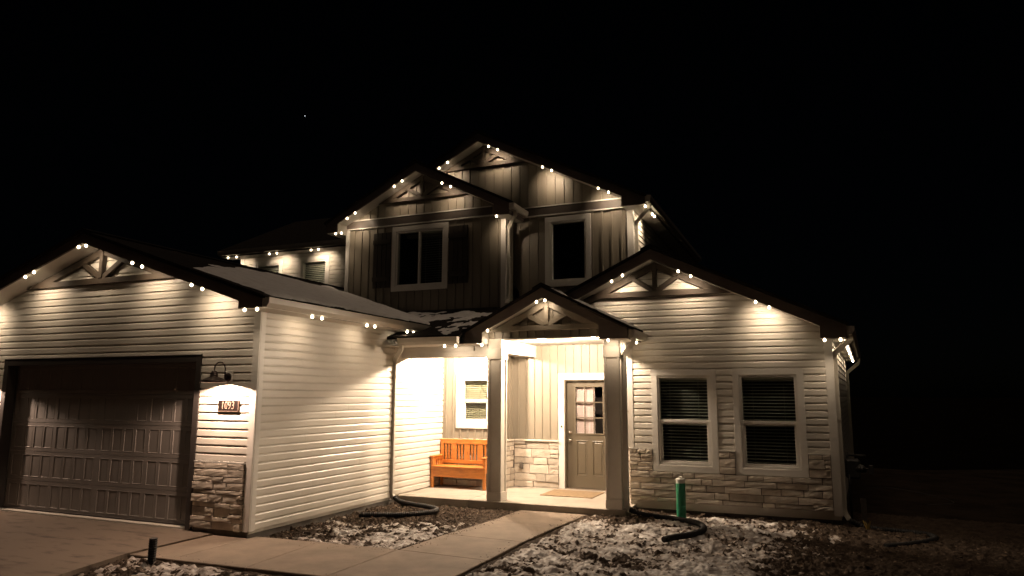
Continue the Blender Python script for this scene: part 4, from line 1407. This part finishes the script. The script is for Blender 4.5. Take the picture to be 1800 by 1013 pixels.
# barn wall lamps
def barn_lamp(x, label):
    t = tag(empty('wall_lamp', (x, 0, 2.1)), label, 'lamp', 'gooseneck lamps beside the garage door')
    build('mounting_block', MB().box(x - 0.07, x + 0.07, -0.040, -0.0175, 2.02, 2.20), 'trim', t, bevel=0.005)
    k = MB()
    k.lathe([(0.0, 0), (0.062, 0), (0.062, 0.012), (0.045, 0.022), (0.018, 0.03), (0, 0.032)], (0, 0, 0), 20)
    k.v = [(x + p[0], -0.0405 - p[2], 2.11 + p[1]) for p in k.v]
    build('wall_plate', k, 'metal', t, smooth=False)
    cy = -0.30
    path = [(x, -0.06, 2.11), (x, -0.10, 2.12)]
    for i in range(9):
        a = math.pi * i / 8
        path.append((x, -0.20 + 0.10 * math.cos(a), 2.22 + 0.10 * math.sin(a)))
    path.append((x, cy, 2.19))
    build('gooseneck', MB().tube(rounded(path, 0.03, 3), 0.0095, 8), 'metal', t, smooth=True)
    shade = [(0.172, 0.0), (0.165, 0.022), (0.135, 0.045), (0.085, 0.066), (0.055, 0.078), (0.050, 0.13), (0.032, 0.155), (0.012, 0.162), (0.0, 0.163)]
    inner = [(0.0, 0.148), (0.042, 0.125), (0.048, 0.076), (0.08, 0.060), (0.13, 0.039), (0.160, 0.016), (0.168, 0.0), (0.172, 0.0)]
    build('lamp_shade', MB().lathe(inner + shade[1:], (x, cy, 2.035), 28), 'metal', t, smooth=True)
    build('bulb', MB().lathe([(0.0, 0.070), (0.012, 0.072), (0.022, 0.084), (0.024, 0.096), (0.016, 0.112), (0.012, 0.135)], (x, cy, 2.035), 16), 'lens', t, smooth=True)
    lamp('lamp_light', 'POINT', (x, cy, 2.092), SCONCE_W, SCONCE_COL, 0.018, parent=t)
    return t


barn_lamp(-0.49, 'dark gooseneck barn lamp lit above the house number')
barn_lamp(-6.02, 'dark gooseneck barn lamp on the far left side of the garage door')

# house number
sg_ = tag(empty('house_number_sign', (-0.465, -0.03, 1.712)), 'small dark brown house number plaque reading 1093', 'sign')
build('plate', MB().box(-0.652, -0.278, -0.034, -0.0178, 1.640, 1.786), 'sign', sg_, bevel=0.004)
build('ledge', MB().box(-0.655, -0.275, -0.046, -0.0178, 1.634, 1.6395), 'digit', sg_)
build('ledge', MB().box(-0.277, -0.270, -0.040, -0.0178, 1.640, 1.786), 'digit', sg_)
fc = bpy.data.curves.new('number', 'FONT')
fc.body = '1093'
fc.size = 0.156
fc.extrude = 0.004
fc.offset = -0.0012
fc.align_x = 'CENTER'
fc.align_y = 'CENTER'
fo = bpy.data.objects.new('number', fc)
COL.objects.link(fo)
me = bpy.data.meshes.new_from_object(fo)
bpy.data.objects.remove(fo, do_unlink=True)
me.name = 'number'
for v in me.vertices:
    x_, y_, z_ = v.co
    v.co = (x_ * 0.80, -z_, y_)
me.materials.clear()
me.materials.append(MT['digit'])
link('number', me, sg_, (-0.465, -0.0385, 1.714))

# recessed porch lights
for (x, y, lab) in ((0.95, 4.75, 'round recessed ceiling light over the bench bay'), (2.56, 4.52, 'left recessed light glowing under the porch gable'),
                    (3.66, 4.14, 'right recessed light glowing beside the right post')):
    t = tag(empty('ceiling_light', (x, y, CEIL)), lab, 'light', 'recessed porch lights')
    build('trim_ring', MB().lathe([(0.095, -0.001), (0.095, -0.012), (0.070, -0.010), (0.070, -0.001)], (x, y, CEIL), 24), 'white', t)
    build('lens', MB().lathe([(0.069, -0.001), (0.069, -0.008), (0.04, -0.018), (0.0, -0.021)], (x, y, CEIL), 20), 'lens', t, smooth=True)
    lamp('porch_light', 'POINT', (x, y, CEIL - 0.075), PORCH_W * (1.25 if x < 2 else 0.50), PORCH_COL, 0.045, 172, 0.25, parent=t)


# string lights
def strand(label, pts, loc, droop=0.0, power=1.0, aim=(0, 1, -0.55), spot=104, flat=(), apex=None):
    t = tag(empty('string_lights', loc), label, 'string lights', 'warm light strands along the rooflines')
    runs, cab = [], []
    for i, p in enumerate(pts):
        cab.append((p[0], p[1], p[2] + 0.024))
        if i + 1 == len(pts):
            break
        q = pts[i + 1]
        if apex and p[0] < apex[0] < q[0]:                    # over the peak
            cab.append((apex[0], p[1], apex[1]))
        elif apex and abs(q[2] - p[2]) > 0.05 and abs(abs(q[2] - p[2]) / max(0.01, abs(q[0] - p[0])) - apex[2]) > 0.02:
            runs.append(cab)                                  # the cable tucks behind the board between rake and eave return
            cab = []
            continue
        cab.append(((cab[-1][0] + q[0]) / 2, (p[1] + q[1]) / 2, (cab[-1][2] + q[2] + 0.024) / 2 - 0.004))
    runs.append(cab)
    for cab in runs:
        if len(cab) > 1:
            build('cable', MB().tube(cab, 0.004, 5), 'black', t)
    for i, p in enumerate(pts):
        fl = i in flat or i - len(pts) in flat              # bulbs under the flat eave returns point down
        build('bulb', MB().lathe([(0.0, -0.026), (0.012, -0.022), (0.020, -0.012), (0.022, 0.0), (0.019, 0.010), (0.012, 0.018), (0.010, 0.028), (0.0, 0.028)], p, 12), 'bulb', t, smooth=True)
        lamp('bulb_light', 'SPOT', (p[0], p[1], p[2] - 0.032), STRING_W * power * rnd.uniform(0.75, 1.25) * (0.5 if fl else 1), STRING_COL, 0.02, spot, 1.0, parent=t, direction=(0, 0.2, -1) if fl else aim)
    return t


def rake_pts(xs, xa, za, s, fd, y):
    return [(x, y, za - fd - s * abs(x - xa) - 0.024) for x in xs]


gp = rake_pts([-5.95, -5.75, -4.56, -4.36, -3.35, -3.18, -2.13, -1.92, -0.905, -0.695], XGA, ZGA, SG, 0.15, -0.415) + [(0.098, -0.415, ZGT - 0.024), (0.315, -0.415, ZGT - 0.024)]
strand('string of warm bulbs along the garage gable edge', gp, (XGA, -0.4, 4.2), aim=(0, 1, -0.85), spot=122, power=1.0, flat=(-1, -2), apex=(XGA, ZGA - 0.155, SG))
strand('string of warm bulbs under the white gutter of the garage side', [(0.395, y, ZGT - 0.024) for y in (0.63, 0.855, 2.03, 2.26, 3.30, 3.52)], (0.4, 2.0, 3.0), power=0.34, aim=(-1, 0, -0.65))
strand('string of warm bulbs under the far upper wing eave', [(x, YW - 0.415, 5.545) for x in (-7.35, -7.05, -5.92, -5.67, -4.56, -4.33)] + [], (-5.0, YW - 0.4, 5.55))
lp = [(-2.607, 5.045, 5.466), (-2.45, 5.045, 5.466)] + rake_pts([-2.31, -2.10, -1.094, -0.894, 0.098, 0.305], XL, ZL, SL, 0.17, 5.045) + [(1.379, 5.045, 5.486)]
strand('string of warm bulbs along the upper left gable above the shutters', lp, (XL, 5.04, 6.6), power=0.75, flat=(0, 1), apex=(XL, ZL - 0.175, SL))
mp_ = rake_pts([-0.218, -0.007, 0.986, 1.20, 2.226, 2.425, 3.41, 3.62], XM, ZM, SM, 0.17, 5.475)
strand('string of warm bulbs along the topmost gable edge', mp_, (XM, 5.47, 7.2), apex=(XM, ZM - 0.175, SM))
strand('string of warm bulbs receding under the upper right eave', [(4.33, y, 5.52) for y in (5.56, 5.76, 6.22, 6.42)], (4.33, 6.0, 5.5), aim=(-1, 0, -0.65), power=2.2)
pp = [(1.829, 3.449, 2.741), (1.939, 3.449, ZPA - 0.17 - SP * (XPA - 1.939) - 0.024)] + rake_pts([2.858, 3.013], XPA, ZPA, SP, 0.17, 3.449) + [(4.109, 3.449, 2.761)]
strand('string of warm bulbs along the little porch gable', pp, (XPA, 3.45, 3.4), power=0.45, apex=(XPA, ZPA - 0.175, SP))
strand('short string of warm bulbs under the porch gable side gutter', [(4.425, 3.95, 2.76), (4.425, 4.10, 2.76)], (4.42, 4.0, 2.76), aim=(-1, 0, -0.65))
strand('short string of warm bulbs under the low gutter by the bench', [(1.20, 3.249, 2.721), (1.42, 3.249, 2.721)], (1.3, 3.25, 2.7), power=0.7)
rp = rake_pts([4.023, 4.216, 5.17, 5.373, 6.375, 6.577], XR, ZR, SR, 0.17, 4.06) + [(7.349, 4.06, 2.722), (7.571, 4.06, 2.722)]
strand('string of warm bulbs along the right gable edge', rp, (XR, 4.06, 4.0), aim=(0, 1, -0.75), spot=114, flat=(-1, -2), apex=(XR, ZR - 0.175, SR))
strand('string of warm bulbs receding down the right side eave', [(7.648 + KS * (y - 4.45), y, 2.721) for y in (4.55, 4.80, 5.5, 5.75, 6.6, 6.85, 7.9, 8.15, 9.6, 9.85, 11.4, 11.65)], (7.65, 6.0, 2.7), aim=(-1, 0, -0.65), power=0.8)


# hoses and pipes
def smooth_path(P, n=14):
    P = [Vector(p) for p in P]
    Q = [P[0] * 2 - P[1]] + P + [P[-1] * 2 - P[-2]]
    o = []
    for i in range(1, len(Q) - 2):
        a, b, c, d = Q[i - 1:i + 3]
        for k in range(n):
            t = k / n
            o.append(0.5 * ((2 * b) + (c - a) * t + (2 * a - 5 * b + 4 * c - d) * t * t + (3 * b - a - 3 * c + d) * t ** 3))
    o.append(P[-1])
    return o


def resample(P, st):
    L_ = [0]
    for a, b in zip(P[:-1], P[1:]):
        L_.append(L_[-1] + (b - a).length)
    o, s, j = [], 0, 0
    while s < L_[-1]:
        while L_[j + 1] < s:
            j += 1
        t = (s - L_[j]) / max(1e-9, L_[j + 1] - L_[j])
        o.append(P[j].lerp(P[j + 1], t))
        s += st
    return o


def hose(label, P, r_=0.043):
    o = build('drain_hose', MB().tube(resample(smooth_path(P), 0.017), r_, 12, ripple=0.87), 'black', smooth=False)
    return tag(o, label, 'hose', 'black corrugated drain hoses')


hose('black corrugated hose curling back on itself below the bench porch step', [(0.10, 3.50, 0.04), (0.28, 3.42, -0.01), (0.62, 3.30, -0.02), (0.98, 3.18, -0.02), (1.22, 3.02, -0.02), (1.30, 2.80, -0.02),
                                                   (1.16, 2.55, -0.03), (0.90, 2.38, -0.04), (0.62, 2.20, -0.03), (0.36, 2.02, -0.02)])
hose('black corrugated hose bending through snow in front of the green pipe', [(4.32, 3.82, 0.05), (4.55, 3.80, 0.00), (4.85, 3.78, -0.02), (5.15, 3.66, -0.02), (5.42, 3.42, -0.01), (5.58, 3.10, -0.01),
                                                        (5.58, 2.75, -0.01), (5.46, 2.42, -0.01), (5.32, 2.14, 0.0), (5.22, 1.92, 0.0)])
hose('black drain hose lying in the dark soil beyond the house corner', [(7.55, 4.50, 0.0), (7.80, 4.45, -0.08), (8.20, 4.45, -0.10), (8.50, 4.36, -0.10), (8.62, 4.12, -0.10), (8.50, 3.80, -0.10), (8.18, 3.40, -0.10), (7.90, 3.10, -0.09)])

gp_ = tag(empty('cleanout_pipe', (5.125, 3.9, -0.1)), 'upright green pipe with a white cap by the stone wall', 'pipe')
build('pipe', MB().lathe([(0.0, -0.2), (0.074, -0.2), (0.074, 0.50), (0.0, 0.50)], (5.125, 3.9, 0), 24), 'green', gp_)
build('cap', MB().lathe([(0.069, 0.50), (0.069, 0.565), (0.063, 0.572), (0.032, 0.574), (0.030, 0.600), (0.0, 0.602)], (5.125, 3.9, 0), 24), 'white', gp_)
st = [(-0.09, -1.45, -0.15 + i * 0.0135) for i in range(27)]
st = [(-0.09 + 0.02 * (p[2] + 0.1), p[1], p[2]) for p in st]
tag(build('pipe_stub', MB().tube(st, 0.048, 14, ripple=0.88), 'black'), 'short black corrugated pipe standing upright beside the driveway', 'pipe')

# utility bits on the right side
gm = tag(empty('gas_meter', (7.62, 5.2, 0.8)), 'grey gas meter and pipes on the dark right side wall', 'gas meter')
build('inlet_pipe', MB().tube(rounded([(7.60, 5.0, -0.2), (7.60, 5.0, 0.55), (7.60, 5.4, 0.70), (7.60, 5.4, 0.95)], 0.05), 0.018, 8), 'steel', gm, smooth=True)
build('outlet_pipe', MB().tube(rounded([(7.60, 4.86, 0.95), (7.84, 4.80, 0.95)], 0.03), 0.016, 8), 'steel', gm, smooth=True)
build('regulator', MB().lathe([(0.0, -0.05), (0.07, -0.04), (0.085, 0.0), (0.07, 0.03), (0.03, 0.07), (0.0, 0.075)], (7.78, 5.0, 0.72), 18), 'steel', gm, smooth=True)
build('meter_body', MB().box(7.56, 7.78, 5.15, 5.42, 0.55, 0.86), 'steel', gm, bevel=0.03)
build('valve', MB().box(7.88, 7.95, 4.86, 4.90, 0.66, 0.80), 'steel', gm, bevel=0.008)
build('vent_pipe', MB().tube([(7.78, 4.95, 0.74), (7.92, 4.88, 0.74)], 0.014, 8), 'steel', gm, smooth=True)
tag(build('marker_stake', MB().box(7.72, 7.80, 4.62, 4.63, -0.12, 0.32), 'found', bevel=0.002), 'small pale stake with a flat plate right of the house corner', 'stake')
mb = MB()
for i in range(26):
    a, l_ = rg.uniform(0, 6.28), rg.uniform(0.06, 0.17)
    x, y = 7.78 + rg.uniform(-0.03, 0.03), 4.30 + rg.uniform(-0.03, 0.03)
    dx, dy = math.cos(a) * l_ * 0.35, math.sin(a) * l_ * 0.35
    px_, py_ = -math.sin(a) * 0.004, math.cos(a) * 0.004
    mb.add([(x - px_, y - py_, -0.11), (x + px_, y + py_, -0.11), (x + dx * 0.5, y + dy * 0.5, -0.11 + l_ * 0.7), (x + dx, y + dy, -0.11 + l_)], [(0, 1, 2), (1, 3, 2), (0, 2, 3)])
tag(build('grass_tuft', mb, 'straw', recalc=False), 'small tuft of yellow straw at the house corner', 'grass')
tag(build('ground_wire', MB().tube(smooth_path([(7.9, 8.5, 0.03), (8.4, 8.2, 0.10), (9.0, 7.8, 0.06), (9.35, 7.3, 0.0), (8.9, 7.0, -0.03)]), 0.006, 5), 'steel'), 'thin wire loop lying on dark ground right of the house', 'wire')
tag(build('star', MB().lathe([(0.0, -1.1), (0.8, -0.8), (1.1, 0), (0.8, 0.8), (0, 1.1)], tuple(Vector((7.139, -7.754, 1.881)) + (fw * 1238.9 + rt * (536 - 900) - up * (204 - 506.5)).normalized() * 1800), 8), 'star'), 'single tiny star alone in the black sky', 'star', kind='thing')
